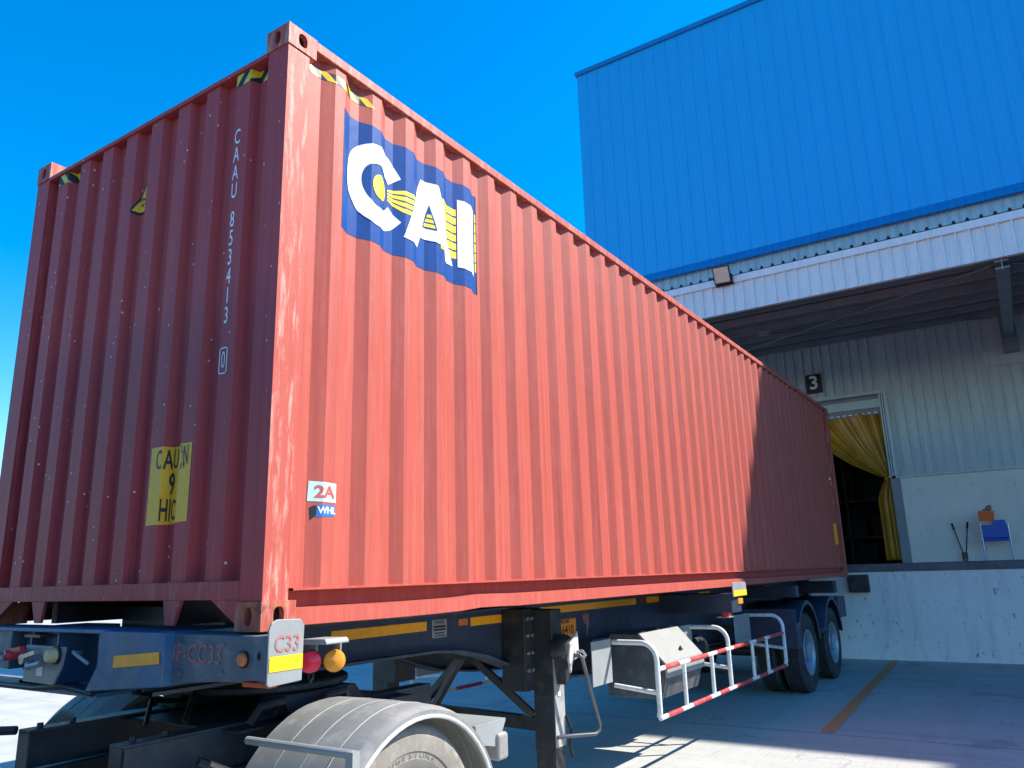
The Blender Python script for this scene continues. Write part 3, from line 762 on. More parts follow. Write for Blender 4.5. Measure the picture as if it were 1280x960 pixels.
# number down the front wall
vt = []
zc = 2.392
for chh in 'CAAU 853413':
    if chh != ' ': vt.append(tshift(text2d(chh, .118, .0008), -.371, zc, .56, 1))
    zc -= .1 if chh != ' ' else .055
vt.append(tshift(text2d('0', .118, -.0005), -.372, 1.215, .52, 1))
x0, x1, z0, z1 = -.402, -.342, 1.150, 1.280; t = .006
vt += [rect2(x0, x1, z0, z0+t), rect2(x0, x1, z1-t, z1), rect2(x0, x0+t, z0, z1), rect2(x1-t, x1, z0, z1)]
decal('serial_number', join2(*vt), onfront(.0015), WHITE_P, ct, FFn)
# caution panel
cy0, cy1, cz0, cz1 = -.89, -.565, .475, .855
cp_ = decal('caution_panel', poly2([(cy0, cz0+.0), (cy1, cz0+.005), (cy1, cz1-.005), (cy0, cz1)]), onfront(.0015), plain('caution_yellow', (1.0, .47, .01), .5), ct, FFn)
ARC = [0, .11, .159, .2655, .3145, .4245]
def arcmap(k, e):
    y0 = FC[k] + .055; Y = [y0, y0-.11, y0-.128, y0-.2345, y0-.2525, y0-.3625]; X = [.012, .012, .0576, .0576, .012, .012]
    def f(s_, z_):
        s_ = max(0, min(.4244, s_)); q = max(i for i in range(5) if ARC[i] <= s_); t = (s_-ARC[q])/(ARC[q+1]-ARC[q])
        return (X[q]+(X[q+1]-X[q])*t - e, Y[q]+(Y[q+1]-Y[q])*t - (e if q == 1 else 0), z_)
    return f
def fl(ch_, s_, z_, sz, sx=.72, b_=.001): return tshift(text2d(ch_, sz, b_), s_, z_, sx, 1)
ctx = join2(fl('C', .086, .785, .135, .5), fl('A', .140, .785, .135, .5, .002), fl('U', .190, .788, .135, .42), fl("'", .328, .80, .10, .5), fl('T', .334, .79, .06, .4), fl('N', .362, .787, .135, .40),
            fl('9', .170, .665, .15, .6, .003), fl("'", .330, .71, .11), fl("'", .352, .715, .11), fl('H', .133, .54, .15, .40, .002), fl('I', .166, .54, .15, .5, .002), fl('C', .195, .54, .14, .36))
decal('lettering', ctx, arcmap(2, .003), BLK, cp_, ARC[1:5])
# triangle sticker
tb = decal('warning_triangle', poly2([(.098, 2.262), (.112, 2.250), (.205, 2.240), (.219, 2.26), (.219, 2.46)]), arcmap(4, .0015), BLK, ct, ARC[1:5])
decal('triangle_face', poly2([(.116, 2.266), (.203, 2.256), (.211, 2.27), (.211, 2.42)]), arcmap(4, .003), plain('tri_yellow', (1.0, .48, .02), .5), tb, ARC[1:5])
ltt = decal('lettering', join2(tshift(text2d('2.9m', .030, .0005), .190, 2.335, .8), tshift(text2d("9'6\"", .030, .0005), .190, 2.298, .8)), arcmap(4, .0045), BLK, tb, ARC[1:5])
# stickers low on the side near the corner
s1 = decal('cargo_sticker', poly2([(.258, .548), (.408, .545), (.410, .634), (.262, .640)]), onside(.0015), plain('sticker_pale', (.50, .72, .70), .5), ct, SF)
decal('lettering', tshift(text2d('2A', .095, .003), .338, .590, .95, .8), onside(.003), plain('sticker_red', (.60, .10, .09), .5), s1, SF)
s2 = decal('line_sticker', poly2([(.296, .478), (.400, .482), (.400, .534), (.296, .532)]), onside(.0015), plain('sticker_blue', (.02, .16, .50), .5), ct, SF)
decal('lettering', tshift(text2d('WHL', .055, .0015), .352, .507, .80, .8), onside(.003), WHITE_P, s2, SF)
decal('torn_edge', poly2([(.272, .462), (.298, .486), (.298, .530), (.285, .528), (.268, .520)]), onside(.0015), BLK, s2, SF)
# marks at the far end
fe = decal('height_sticker', rect2(11.60, 11.95, .53, .87), onside(.0015), YEL, ct, SF)
decal('lettering', join2(tshift(text2d('9', .12, .003), 11.78, .80), tshift(text2d("6", .12, .003), 11.78, .69), tshift(text2d("H", .1, .003), 11.78, .58)), onside(.003), BLK, fe, SF)
decal('small_marks', join2(rect2(11.70, 11.82, 1.60, 1.64), rect2(11.76, 11.9, 1.20, 1.27), rect2(11.74, 11.80, 1.52, 1.56)), onside(.0015), WHITE_P, ct, SF)

# ================================================================== TRAILER
MID = W_/2
tr = thing('container_trailer', (6, MID, -1.4), 'navy skeletal semi trailer with red and white side guard rails carrying the container', 'trailer')
def mir(y, s_): return y if s_ == 0 else W_ - y
bot = [(-.05, -.26), (1.0, -.26), (1.9, -.265), (2.2, -.29), (2.5, -.35), (2.95, -.49), (3.25, -.565), (3.7, -.62), (4.3, -.66), (12.1, -.66)]
for s_ in (0, 1):
    a, b3 = sorted((mir(.70, s_), mir(.712, s_)))
    bm_ = MB().prism([(x, -.05) for x in (-.05, 12.1)] + bot[::-1], 1, a, b3)
    beam = build(bm_, 'main_beam', NAVY, tr)
    f_ = MB(); a, b3 = sorted((mir(.63, s_), mir(.79, s_)))
    f_.box(-.05, 12.1, a, b3, -.05, -.036)
    for (p, q) in zip(bot[:-1], bot[1:]):
        f_.add([(p[0], a, p[1]), (q[0], a, q[1]), (q[0], b3, q[1]), (p[0], b3, p[1]), (p[0], a, p[1]-.016), (q[0], a, q[1]-.016), (q[0], b3, q[1]-.016), (p[0], b3, p[1]-.016)],
               [(0, 1, 2, 3), (4, 7, 6, 5), (0, 4, 5, 1), (3, 2, 6, 7)])
    build(f_, 'flange', paint('flange_navy', (.05, .06, .08), .5, .2, 3, dirt=(.14, .13, .12), dirt_amt=.6), beam)
    if s_ == 0:
        def onweb(e): return lambda x, z_: (x, .70 - e, z_)
        for (x0, x1, zt) in ((1.06, 1.90, -.085), (2.38, 2.935, -.088), (3.28, 5.15, -.066), (5.40, 5.80, -.066), (6.9, 7.3, -.07), (8.4, 8.9, -.07), (9.6, 9.9, -.07)):
            decal('reflective_tape', rect2(x0, x1, zt-.058, zt), onweb(.002), YEL, beam)
        pd = decal('data_plate', rect2(1.955, 2.11, -.195, -.080), onweb(.002), LGREY, beam)
        decal('print', join2(tshift(text2d('PANUS', .032, .0005), 2.032, -.098), rect2(1.97, 2.095, -.132, -.118), rect2(1.97, 2.095, -.150, -.138), rect2(1.98, 2.08, -.170, -.162), rect2(1.98, 2.09, -.186, -.180)), onweb(.003), BLK, pd)
        decal('marker_lamp', rect2(2.235, 2.345, -.135, -.090), onweb(.006), ORANGE_L, beam)
        decal('marker_lamp', rect2(5.22, 5.32, -.12, -.078), onweb(.006), plain('dull_red', (.25, .04, .03), .4), beam)
        lp = build(MB().box(3.46, 3.885, .690, .6975, -.365, -.175), 'licence_plate', plain('plate_orange', (.85, .30, .02), .4), tr, .003)
        lx = join2(tshift(text2d('THAILAND', .042, .0006), 3.67, -.200), tshift(text2d('74-6410', .105, .0012), 3.675, -.27, .92, 1.0), tshift(text2d('70', .04, .0006), 3.69, -.345),
                   rect2(3.475, 3.87, -.182, -.179), rect2(3.475, 3.87, -.361, -.358))
        decal('plate_text', lx, lambda x, z_: (x, .688, z_), BLK, lp)
        decal('chalk_mark', join2(poly2([(4.02, -.165), (4.045, -.165), (4.10, -.33), (4.085, -.33)]), poly2([(4.06, -.16), (4.075, -.16), (4.075, -.30), (4.06, -.30)]), poly2([(4.085, -.15), (4.115, -.16), (4.115, -.27), (4.095, -.36), (4.09, -.30)]), poly2([(4.13, -.15), (4.145, -.16), (4.13, -.28), (4.118, -.28)])), onweb(.002), CHALK, beam)
        decal('chalk_mark', join2(tshift(text2d('W17 53', .14, 0), 6.35, -.35, .7), tshift(text2d('WC 17500', .09, 0), 6.3, -.47, .8)), onweb(.002), plain('faded_white', (.12, .13, .16), .8), beam)
build(MB().box(.40, 3.2, .76, 1.68, -.05, .085), 'gooseneck_deck', NAVY, tr, .006)
cr = MB()
for x in (1.2, 1.75, 4.4, 5.2, 7.4, 8.2, 9.6, 11.0): cr.box(x, x+.08, .712, W_-.712, -.24 if x < 2 else -.50, -.07)
build_split(cr, 'cross_member', NAVY, tr)
# bolsters
fb = MB()
fb.prism([(-.1, -.012), (.50, -.012), (.50, -.215), (-.02, -.182), (-.1, -.178)], 0, -.05, .125)
fb.prism([(W_+.1, -.012), (1.94, -.012), (1.94, -.215), (W_+.02, -.182), (W_+.1, -.178)], 0, -.05, .19)
bol = build_split(fb, 'front_bolster', SLATE, tr, bevel=.006)[0]
nose = MB()
nose.prism([(.50, -.004), (1.0, -.004), (1.0, -.15), (1.09, -.275), (.50, -.225)], 0, -.10, .35)
nose.prism([(1.94, -.004), (1.44+.16, -.004), (1.6, -.15), (1.6, -.275), (1.94, -.225)], 0, .02, .35)
nose.box(-.06, .14, .98, 2.50, -.022, -.002)
nz = build(nose, 'gooseneck_head', BLUE_P, tr, .005)
rc2 = MB().box(.12, .35, 1.0, 1.95, -.29, -.024)
for yy in (1.12, 1.5, 1.75): rc2.box(-.03, .12, yy, yy+.012, -.27, -.024)
rc2.box(-.06, .12, 1.05, 2.4, -.305, -.285)
build(rc2, 'recess_panel', BLUE_P, tr)
build(MB().tube([(-.08, 1.05, -.285), (-.09, 1.3, -.262), (-.08, 1.6, -.285), (-.09, 2.3, -.28)], .013, 8), 'air_hose', BLK, tr, smooth=True)
decal('reflective_tape', poly2([(-.868, -.161), (-.516, -.132), (-.523, -.083), (-.868, -.110)]), lambda a, z_: (-.1035, -a, z_), YEL, nz)
decal('chalk_letters', join2(tshift(text2d('IF-CC33', .105, .0008), -.335, -.092, .93, 1.0)), lambda a, z_: (-.0525, -a, z_), CHALK, bol)
mk = build(MB().lathe([(0, -.022), (.018, -.022), (.025, -.016), (.027, 0)], (-.05, .03, -.102), 'x', 24), 'marker_lamp', ORANGE_L, bol, smooth=True)
build(MB().lathe([(.025, -.006), (.034, -.006), (.034, 0)], (-.05, .03, -.102), 'x', 24), 'lamp_ring', BLK, mk)
decal('drain_hole', ell2(.062, -.088, .010, .016), lambda a, z_: (-.0525, -a, z_), DRK, bol)
# connector plate with couplings
cpn = build(MB().prism([(1.22, -.078), (1.585, -.075), (1.585, -.245), (1.30, -.25), (1.24, -.17)], 0, -.14, -.13), 'connector_plate', LGREY, tr)
build(MB().lathe([(0, -.05), (.026, -.05), (.032, -.035), (.034, 0)], (-.14, 1.285, -.115), 'x', 20), 'socket', plain('socket_cream', (.62, .50, .25), .5), cpn, smooth=True)
build(MB().lathe([(.034, -.012), (.042, -.012), (.042, 0)], (-.14, 1.285, -.115), 'x', 20), 'socket_ring', BLK, cpn)
rg2 = MB().cyl((-.22, 1.62, -.12), (-.14, 1.60, -.11), .026, 14); rg2.bar((-.2, 1.62, -.10), (-.2, 1.50, -.085), .02, .02)
build(rg2, 'red_coupling', plain('coupling_red', (.55, .03, .06), .4), cpn)
gh = MB().cyl((-.20, 1.50, -.135), (-.14, 1.50, -.135), .024, 14); gh.bar((-.19, 1.52, -.13), (-.19, 1.38, -.10), .025, .02); gh.cyl((-.2, 1.86, -.14), (-.06, 1.86, -.14), .022, 12); gh.tube([(-.18, 1.46, -.15), (-.21, 1.40, -.165), (-.19, 1.33, -.15)], .016, 8)
build_split(gh, 'coupling', METAL, cpn)
lb = decal('label_plate', rect2(-1.46, -1.40, -.215, -.165), lambda a, z_: (-.142, -a, z_), WHITE_P, cpn)
build(MB().tube([(-.22, 1.62, -.13), (-.30, 1.75, -.15), (-.42, 2.0, -.20), (-.6, 2.4, -.25)], .016, 10), 'air_hose', plain('grey_hose', (.28, .30, .33), .5), tr, smooth=True)
build(MB().tube([(-.05, 1.24, -.112), (-.12, 1.18, -.10), (-.13, 1.12, -.115), (-.105, 1.07, -.15)], .008, 8), 'cable', plain('grey_hose', (0, 0, 0)), tr, smooth=True)
# end guide plate at the near corner
def guide(x0, x1, z0, z1, y, nm_text, bandz):
    prf = [(y-.012, z0), (y, z0+.05), (y, z1-.03), (y-.012, z1)]
    poly = []
    rc_ = .022
    mbp = MB(); q = [(x0+.012, z0), (x1-.005, z0+.008), (x1, z1-.03), (x1-.02, z1-.004), (x0+.04, z1), (x0+.012, z1-.012), (x0, z1-.04), (x0, z0+.01)]
    mbp.prism(q, 1, y-.010, y)
    pl_ = build(mbp, 'guide_plate', LGREY, tr, .003)
    tp = decal('reflective_tape', rect2(x0+.006, x1-.006, bandz, bandz+.058), lambda a, z_: (a, y-.0125, z_), YEL_B, pl_)
    if nm_text: decal('chalk_letters', tshift(text2d(nm_text, .088, .001), (x0+x1)/2+.003, bandz+.10, .88, 1.0), lambda a, z_: (a, y-.0125, z_), CHALK, pl_)
    return pl_
guide(-.048, .133, -.203, .050, -.102, 'C33', -.148)
build(MB().box(.0, .12, -.1, .0, -.20, -.175), 'guide_foot', SLATE, tr)
lk = MB().box(.0, .05, -.06, .10, -.215, -.195)
build(lk, 'lock_handle', plain('handle_orange', (.50, .09, .03), .5), tr, .004)
build(MB().tube([(.04, .10, -.205), (.10, .24, -.208), (.10, .37, -.212)], .009, 8), 'twist_lock_lever', METAL, tr, smooth=True)
# lamps beside the guide
lb_ = MB().prism([(-.01, -.045), (-.15, -.042), (-.162, -.056), (-.162, -.064), (-.01, -.068)], 0, .21, .34)
lbr = build(lb_, 'lamp_bracket', LGREY, tr, .002)
def turned(prof_, cc, ang, n=28):
    mb = MB().lathe(prof_, (0, 0, 0), 'x', n); ca, sa = math.cos(ang), math.sin(ang)
    mb.v = [(cc[0] + p[0]*ca - p[1]*sa, cc[1] + p[0]*sa + p[1]*ca, cc[2] + p[2]) for p in mb.v]
    return mb
for (yy, xx, mt_) in ((-.020, .255, REDL), (-.092, .325, AMBER)):
    lm = build(turned([(0, -.028), (.030, -.026), (.044, -.018), (.047, -.004), (.047, .008), (0, .008)], (xx, yy, -.140), R(48)), 'side_lamp', mt_, tr, smooth=True)
    build(turned([(.047, -.002), (.050, -.002), (.048, .016), (0, .018)], (xx, yy, -.140), R(48)), 'lamp_housing', BLK, lm)
    build(MB().box(xx+.012, xx+.022, yy-.02, yy+.02, -.10, -.064), 'lamp_strap', METAL, lm)
build(MB().tube([(.26, -.03, -.17), (.25, -.045, -.20), (.25, -.03, -.222), (.25, -.015, -.20), (.26, -.02, -.17)], .006, 6), 'cable', BLK, tr)
# middle and rear bolsters
for (x0, x1, e_) in ((5.72, 6.02, -.08), (11.5, 11.75, .12)):
    build(MB().box(x0, x1, e_, W_-e_, -.24, -.052), 'bolster', NAVY, tr, .006)
build(MB().box(8.6, 8.75, .0, W_, -.2, -.052), 'bolster', NAVY, tr, .006)
guide(5.70, 6.14, -.085, .060, -.10, '', -.078)
for x, c_ in ((5.98, REDL), (6.10, REDL)):
    build(MB().cyl((x, .10, -.285), (x, .10, -.21), .035, 14), 'side_lamp', c_, tr, smooth=True)
build(MB().box(5.9, 6.05, -.095, .04, -.165, -.10), 'side_lamp', AMBER, tr, .012)
build(MB().box(5.92, 6.15, .05, .16, -.30, -.288), 'lamp_shelf', LGREY, tr)

# landing legs
for s_ in (0, 1):
    yc = mir(.425, s_); x0, x1 = 2.885, 3.03
    lg = MB().box(x0, x1, yc-.085, yc+.085, -1.03, -.06)
    lo_ = build(lg, 'landing_leg', BLACKISH, tr, .006)
    build(MB().box(x0+.006, x1-.006, yc-.079, yc+.079, -1.20, -1.03), 'inner_tube', BLACKISH, lo_)
    ft = MB().prism([(x0-.05, -1.31), (x1+.06, -1.31), (x1+.0, -1.16), (x0, -1.16)], 1, yc-.09, yc+.09); ft.box(x0-.08, x1+.09, yc-.13, yc+.13, -1.325, -1.31)
    build(ft, 'foot', LGREY, lo_, .004)
    build(MB().box(x0+.003, x1-.003, mir(.34, s_)-.004, mir(.34, s_)+.004, -1.0, -.30) if s_ == 0 else MB().box(x0+.003, x1-.003, mir(.34, s_)-.004, mir(.34, s_)+.004, -1.0, -.3), 'leg_lit_face', paint('sunlit_steel', (.33, .32, .30), .6, .2, 4, dirt=(.15, .14, .13), dirt_amt=.7), lo_)  # outer side of the leg, its sunlit tone put into a paler colour
    # cross flange bolting leg to beam
    hb = MB().box(x0-.12, x1-.02, mir(.60, s_)-.1, mir(.60, s_)+.1, -.62, -.052); build(hb, 'leg_hanger', BLACKISH, tr, .004)
hbt = MB()
for zz_ in (-.12, -.24, -.36, -.48):
    for xx in (2.80, 2.86): hbt.cyl((xx, .498, zz_), (xx, .485, zz_), .013, 6)
build_split(hbt, 'bolts', METAL, tr)
fbt = MB()
for (yy, zz_) in ((.44, -.05), (.44, -.17), (.16, -.05), (.16, -.16)): fbt.cyl((-.062, yy, zz_), (-.05, yy, zz_), .010, 6)
build_split(fbt, 'bolts', SLATE, tr)
wbt = MB()
for k in range(9): wbt.cyl((3.35+k*.95, .688, -.58), (3.35+k*.95, .70, -.58), .014, 6)
build_split(wbt, 'bolts', NAVY, tr)
# gearbox and crank on the near leg
gb = MB().lathe([(0, -.07), (.07, -.07), (.09, -.04), (.095, 0), (.095, .05)], (2.96, .30, -.33), 'y', 20)
gb.prism([(2.87, -.33), (3.05, -.33), (3.0, -.55), (2.93, -.58)], 1, .27, .34)
gbo = build(gb, 'gearbox', BLACKISH, tr, smooth=True)
gp = MB().prism([(2.93, -.30), (3.05, -.22), (3.06, -.40), (2.97, -.42), (2.93, -.50), (2.91, -.40)], 1, .215, .235)
build(gp, 'cover_plate', paint('cream_plate', (.55, .54, .48), .5, .15, 6, dirt=(.1, .1, .1), dirt_amt=.8), gbo, .004)
ck = MB().tube([(2.99, .25, -.385), (2.99, .17, -.385), (3.0, .16, -.40), (3.09, .155, -.63), (3.20, .15, -.88), (3.19, .15, -.915), (3.15, .16, -.935), (2.97, .26, -.925), (2.90, .33, -.93)], .014, 10)
build(ck, 'crank_handle', paint('crank_steel', (.12, .12, .13), .4, .2, 6, .5), gbo, smooth=True)
build(MB().tube([(2.99, .20, -.36), (3.01, .16, -.355), (3.03, .15, -.385), (3.02, .17, -.41)], .012, 8), 'hook', METAL, gbo, smooth=True)
build(MB().box(2.93, 2.96, .33, .337, -.66, -.63), 'label_plate', WHITE_P, tr)
build(MB().tube([(3.03, .33, -.80), (3.045, .3, -.90), (3.03, .31, -1.0), (3.05, .3, -1.08)], .012, 8), 'cable', BLK, tr, smooth=True)
# braces between the legs
bz = MB()
bz.bar((2.95, .50, -.86), (2.95, 1.94, -.82), .07, .09)
bz.bar((2.93, .55, -.80), (2.75, 1.02, -.36), .05, .05); bz.bar((2.93, 1.60, -.80), (2.75, 1.02, -.36), .05, .05); bz.bar((2.83, 1.42, -.82), (2.65, .98, -.38), .045, .045)
bz.box(2.6, 2.85, .90, 1.12, -.40, -.33)
build_split(bz, 'leg_brace', BLACKISH, tr)
# toolbox
TX0, TX1 = 4.235, 5.10
tb_ = MB().prism([(.05, -.565), (.275, -.335), (.55, -.335), (.60, -.40), (.60, -.85), (.10, -.85), (.05, -.68)], 0, TX0+.015, TX1-.01)
tbx = build(tb_, 'toolbox', paint('toolbox_dark', (.07, .08, .09), .5, .2, 3, dirt=(.2, .2, .2), dirt_amt=.5), tr, .006)
lid = MB().prism([(.040, -.563), (.270, -.322), (.282, -.334), (.052, -.575)], 0, TX0-.005, TX1+.01)
lid.prism([(.036, -.572), (.044, -.564), (.044, -.605), (.036, -.605)], 0, TX0-.005, TX1+.01)
ld = build(lid, 'toolbox_lid', paint('lid_grey', (0.26, 0.26, 0.245), .5, .08, 5, dirt=(.3, .29, .27), dirt_amt=.4), tr, .002)
lt = MB().obox((4.73, .100, -.495), (1, 0, 0), (0, .69, .72), (0, -.72, .69), .035, .010, .008); lt.bar((4.70, .09, -.490), (4.77, .115, -.475), .014, .014)
build(lt, 'latch', BLK, ld)
hg = MB()
for xx in (4.33, 4.66, 4.98): hg.cyl((xx-.03, .276, -.322), (xx+.03, .276, -.322), .010, 8)
build_split(hg, 'hinge', METAL, ld)
build(MB().box(TX0-.005, TX1+.01, .030, .050, -.68, -.61), 'front_lip', LGREY, tbx)
build(MB().prism([(3.9, -.36), (4.2, -.36), (4.2, -.62), (3.9, -.62)], 1, .55, .69), 'air_tank_bracket', NAVY, tr)
build(MB().lathe([(0, -.01), (.12, 0), (.14, .03), (.14, .75), (.12, .78), (0, .79)], (5.3, .45, -.62), 'x', 24), 'air_tank', BLACKISH, tr, smooth=True)
build(MB().box(3.42, 3.52, .55, .70, -.62, -.42), 'chock_box', BLACKISH, tr)

# side guards
def arc(c, r_, a0, a1, n=7): return [(c[0] + r_*math.cos(R(a0+(a1-a0)*k/n)), c[1] + r_*math.sin(R(a0+(a1-a0)*k/n))) for k in range(n+1)]
for s_ in (0, 1):
    ga, gb_ = 3.84, 7.60; yo_ = -.05
    sgd = build(MB().cyl((ga, mir(yo_, s_), -.925), (gb_, mir(yo_, s_), -.925), .0185, 14), 'side_guard', WHITE_T, tr, smooth=True)
    tag(sgd, 'side guard frame of white tubes with red bands')
    build(MB().cyl((ga, mir(yo_, s_), -.565), (gb_, mir(yo_, s_), -.565), .0185, 14), 'rail', WHITE_T, sgd, smooth=True)
    for xx in (ga, 5.58, gb_):
        if xx == 5.58 or True:
            pp = [(.33, -.365), (.16, -.365)] + arc((.08-.0, -.495), .13, 90, 180, 7)
            pp = [(.33, -.365), (yo_+.13, -.365)] + arc((yo_+.13, -.495), .13, 90, 180, 7) + [(yo_, -.86)]
            if xx != 5.58: pp += [(yo_+.0, -.88), (yo_+.01, -.915)]
            else: pp += [(yo_, -.92)]
            build(MB().tube([(xx, mir(a, s_), z_) for a, z_ in pp], .021, 12), 'hoop', WHITE_T, sgd, smooth=True)
            build(MB().cyl((xx, mir(.33, s_), -.70), (xx, mir(yo_, s_), -.74), .018, 10), 'stay', WHITE_T, sgd, smooth=True)
    for xx in (4.40, 5.09, 6.34, 6.87): build(MB().cyl((xx, mir(yo_, s_), -.925), (xx, mir(yo_, s_), -.565), .018, 12), 'upright', WHITE_T, sgd, smooth=True)
    a, b3 = sorted((mir(.325, s_), mir(.335, s_)))
    for (x0, x1) in ((3.46, 3.80), (6.98, 7.56)):
        build(MB().box(x0, x1, a, b3, -.67, -.335), 'mounting_plate', LGREY, sgd, .003)
    build(MB().box(5.3, 5.62, a, b3, -.5, -.34), 'mounting_plate', LGREY, sgd, .003)
    rb_ = MB()
    wb = [ga+.10, 4.40, 5.09, 5.58, 6.34, 6.87, gb_-.03]; 
    for zz_ in (-.565, -.925):
        seg = []
        cuts = [(ga+.13, 4.28), (4.52, 4.97), (5.21, 5.47), (5.70, 6.22), (6.46, 6.77), (6.97, gb_-.06)]
        for (x0, x1) in cuts: rb_.cyl((x0, mir(yo_, s_), zz_), (x1, mir(yo_, s_), zz_), .0198, 14)
    build_split(rb_, 'red_band', RED_T, sgd, smooth=True)
    arm = MB()
    for xx in (3.6, 7.3): arm.box(xx-.05, xx+.05, *sorted((mir(.336, s_), mir(.70, s_))), -.56, -.46)
    build_split(arm, 'guard_arm', BLACKISH, tr)

# wheels
def wheel(x, yo_, zc, r_, s_, wid, rub, parent, rimm, n=56, deep=.09, squash=True):
    """yo_ outer face, s_ = +1: wheel lies towards +y from the face"""
    w_ = thing_child('wheel', (x, yo_, zc), parent)
    Rr = r_; rr = r_*.56
    prof_ = [(rr-.01, wid*.86), (rr+.02, wid*.93), (Rr*.82, wid), (Rr*.94, wid*.97), (Rr*.985, wid*.92), (Rr, wid*.85)]
    for k in range(5):
        c0 = wid*(.85 - .70*(k+.5)/5); prof_ += [(Rr, c0+.010), (Rr-.014, c0+.006), (Rr-.014, c0-.006), (Rr, c0-.010)]
    prof_ += [(Rr, wid*.15), (Rr*.985, wid*.08), (Rr*.94, wid*.03), (Rr*.90, wid*.022), (Rr*.895, wid*.005), (Rr*.82, 0), (Rr*.76, .002), (Rr*.755, .007), (Rr*.70, .009), (Rr*.695, .004), (rr+.02, wid*.07), (rr-.01, wid*.14)]
    mb = MB().lathe([(a, s_*b4) for a, b4 in prof_], (x, yo_, zc), 'y', n)
    if squash:
        zg = -1.4
        mb.v = [(p[0], p[1], max(p[2], zg + .002)) for p in mb.v]
    ty = build(mb, 'tyre', rub, w_, smooth=True)
    rp = [(rr+.012, .012), (rr+.004, .005), (rr-.008, .012), (rr-.03, .045), (rr-.04, deep+.02), (rr*.62, deep+.03), (rr*.60, deep+.01), (rr*.40, deep-.005), (rr*.40, .01), (rr*.30, 0), (0, 0)]
    rim = build(MB().lathe([(a, s_*b4) for a, b4 in rp], (x, yo_, zc), 'y', 40), 'rim', rimm, w_, smooth=True)
    nb = MB()
    for k in range(10):
        a = 2*math.pi*k/10; p = (x+rr*.5*math.cos(a), yo_ + s_*(deep-.03), zc+rr*.5*math.sin(a)); nb.cyl(p, (p[0], p[1]+s_*.05, p[2]), .014, 6)
        a += .31
    return w_
def thing_child(name, loc, parent):
    o = bpy.data.objects.new(name, None); COL.objects.link(o); o.parent = parent
    o.location = Vector(loc) - Vector(parent['_base']); o['_base'] = list(loc); o.empty_display_size = .1
    return o
for ax in (8.88, 10.38):
    for s_ in (0, 1):
        sg_ = 1 if s_ == 0 else -1
        wheel(ax, mir(-.03, s_), -.905, .497, sg_, .26, RUBBER, tr, RIM_B)
        wheel(ax, mir(.29, s_), -.905, .497, sg_, .26, RUBBER, tr, RIM_B)
    build(MB().cyl((ax, .2, -.905), (ax, W_-.2, -.905), .07, 16), 'axle', BLACKISH, tr, smooth=True)
# mudguards: arch with flat top, front apron
for s_ in (0, 1):
    for ax in (8.88, 10.38):
        rr = .60; zc = -.86
        outer = [(ax + rr*math.cos(R(a)), zc + rr*math.sin(R(a))*1.02) for a in range(8, 173, 8)]
        inner = [(ax + (rr-.05)*math.cos(R(a)), zc + (rr-.05)*math.sin(R(a))*1.02) for a in range(8, 173, 8)]
        mg = MB(); n_ = len(outer); a, b3 = mir(-.05, s_), mir(.60, s_)
        mg.v += [(p[0], a, p[1]) for p in outer] + [(p[0], b3, p[1]) for p in outer] + [(p[0], a, p[1]) for p in inner] + [(p[0], mir(-.03, s_), p[1]) for p in inner] + [(p[0], mir(-.03, s_), p[1]) for p in outer]
        for i in range(n_-1): mg.f += [(i, i+1, n_+i+1, n_+i), (i, 2*n_+i, 2*n_+i+1, i+1), (2*n_+i, 3*n_+i, 3*n_+i+1, 2*n_+i+1)]
        if ax < 9: mg.box(8.21, 8.24, *sorted((mir(-.05, s_), mir(.60, s_))), -.80, -.33); mg.box(8.24, 8.42, *sorted((mir(-.05, s_), mir(-.03, s_))), -.80, -.5)
        build(mg, 'mudguard', NAVY, tr, smooth=True, solid=.006)
build(MB().box(11.9, 12.1, .62, W_-.62, -.66, -.05), 'rear_bumper', NAVY, tr)
build(MB().box(11.3, 11.9, .05, .6, -.62, -.3), 'rear_box', NAVY, tr)
build(MB().box(11.3, 11.9, W_-.6, W_-.05, -.62, -.3), 'rear_box', NAVY, tr)

# ================================================================== TRACTOR (rear of the towing truck)
TC = .97
tk = thing('tractor_truck', (.62, TC, -1.4), 'rear frame of the towing truck with fifth wheel and dusty wheel fenders', 'truck')
def tm_(y, s_): return y if s_ == 0 else 2*TC - y
TF = paint('truck_frame', (.018, .021, .026), .5, .3, 3, dirt=(.13, .12, .11), dirt_amt=.5)
for s_ in (0, 1):
    sub = MB(); a, b3 = sorted((tm_(.54, s_), tm_(.55, s_))); sub.box(-.22, 1.75, a, b3, -.62, -.45); a, b3 = sorted((tm_(.54, s_), tm_(.64, s_))); sub.box(-.22, 1.75, a, b3, -.45, -.438)
    sub.box(-.22, -.21, a, b3, -.62, -.45)
    sb = build(sub, 'subframe_rail', paint('subframe', (.028, .034, .042), .45, .25, 4, dirt=(.09, .085, .08), dirt_amt=.5), tk, .003)
    bt = MB()
    for xx in (-.15, .0, .9, 1.1): bt.cyl((xx, tm_(.59, s_), -.44), (xx, tm_(.59, s_), -.418), .014, 6)
    build_split(bt, 'bolts', BLK, sb)
    ch = MB(); a, b3 = sorted((tm_(.53, s_), tm_(.60, s_))); ch.box(-4.2, 1.85, a, b3, -.90, -.625); build(ch, 'chassis_rail', TF, tk)
xm = MB().box(-.20, -.12, .55, 1.39, -.86, -.70); xm.box(1.5, 1.58, .56, 1.38, -.86, -.66); xm.box(-4.2, -4.1, .6, 1.3, -.86, -.66)
build_split(xm, 'cross_member', TF, tk)
dp = MB().box(.25, 1.45, .42, 1.52, -.462, -.452); build(dp, 'deck_plate', TF, tk)
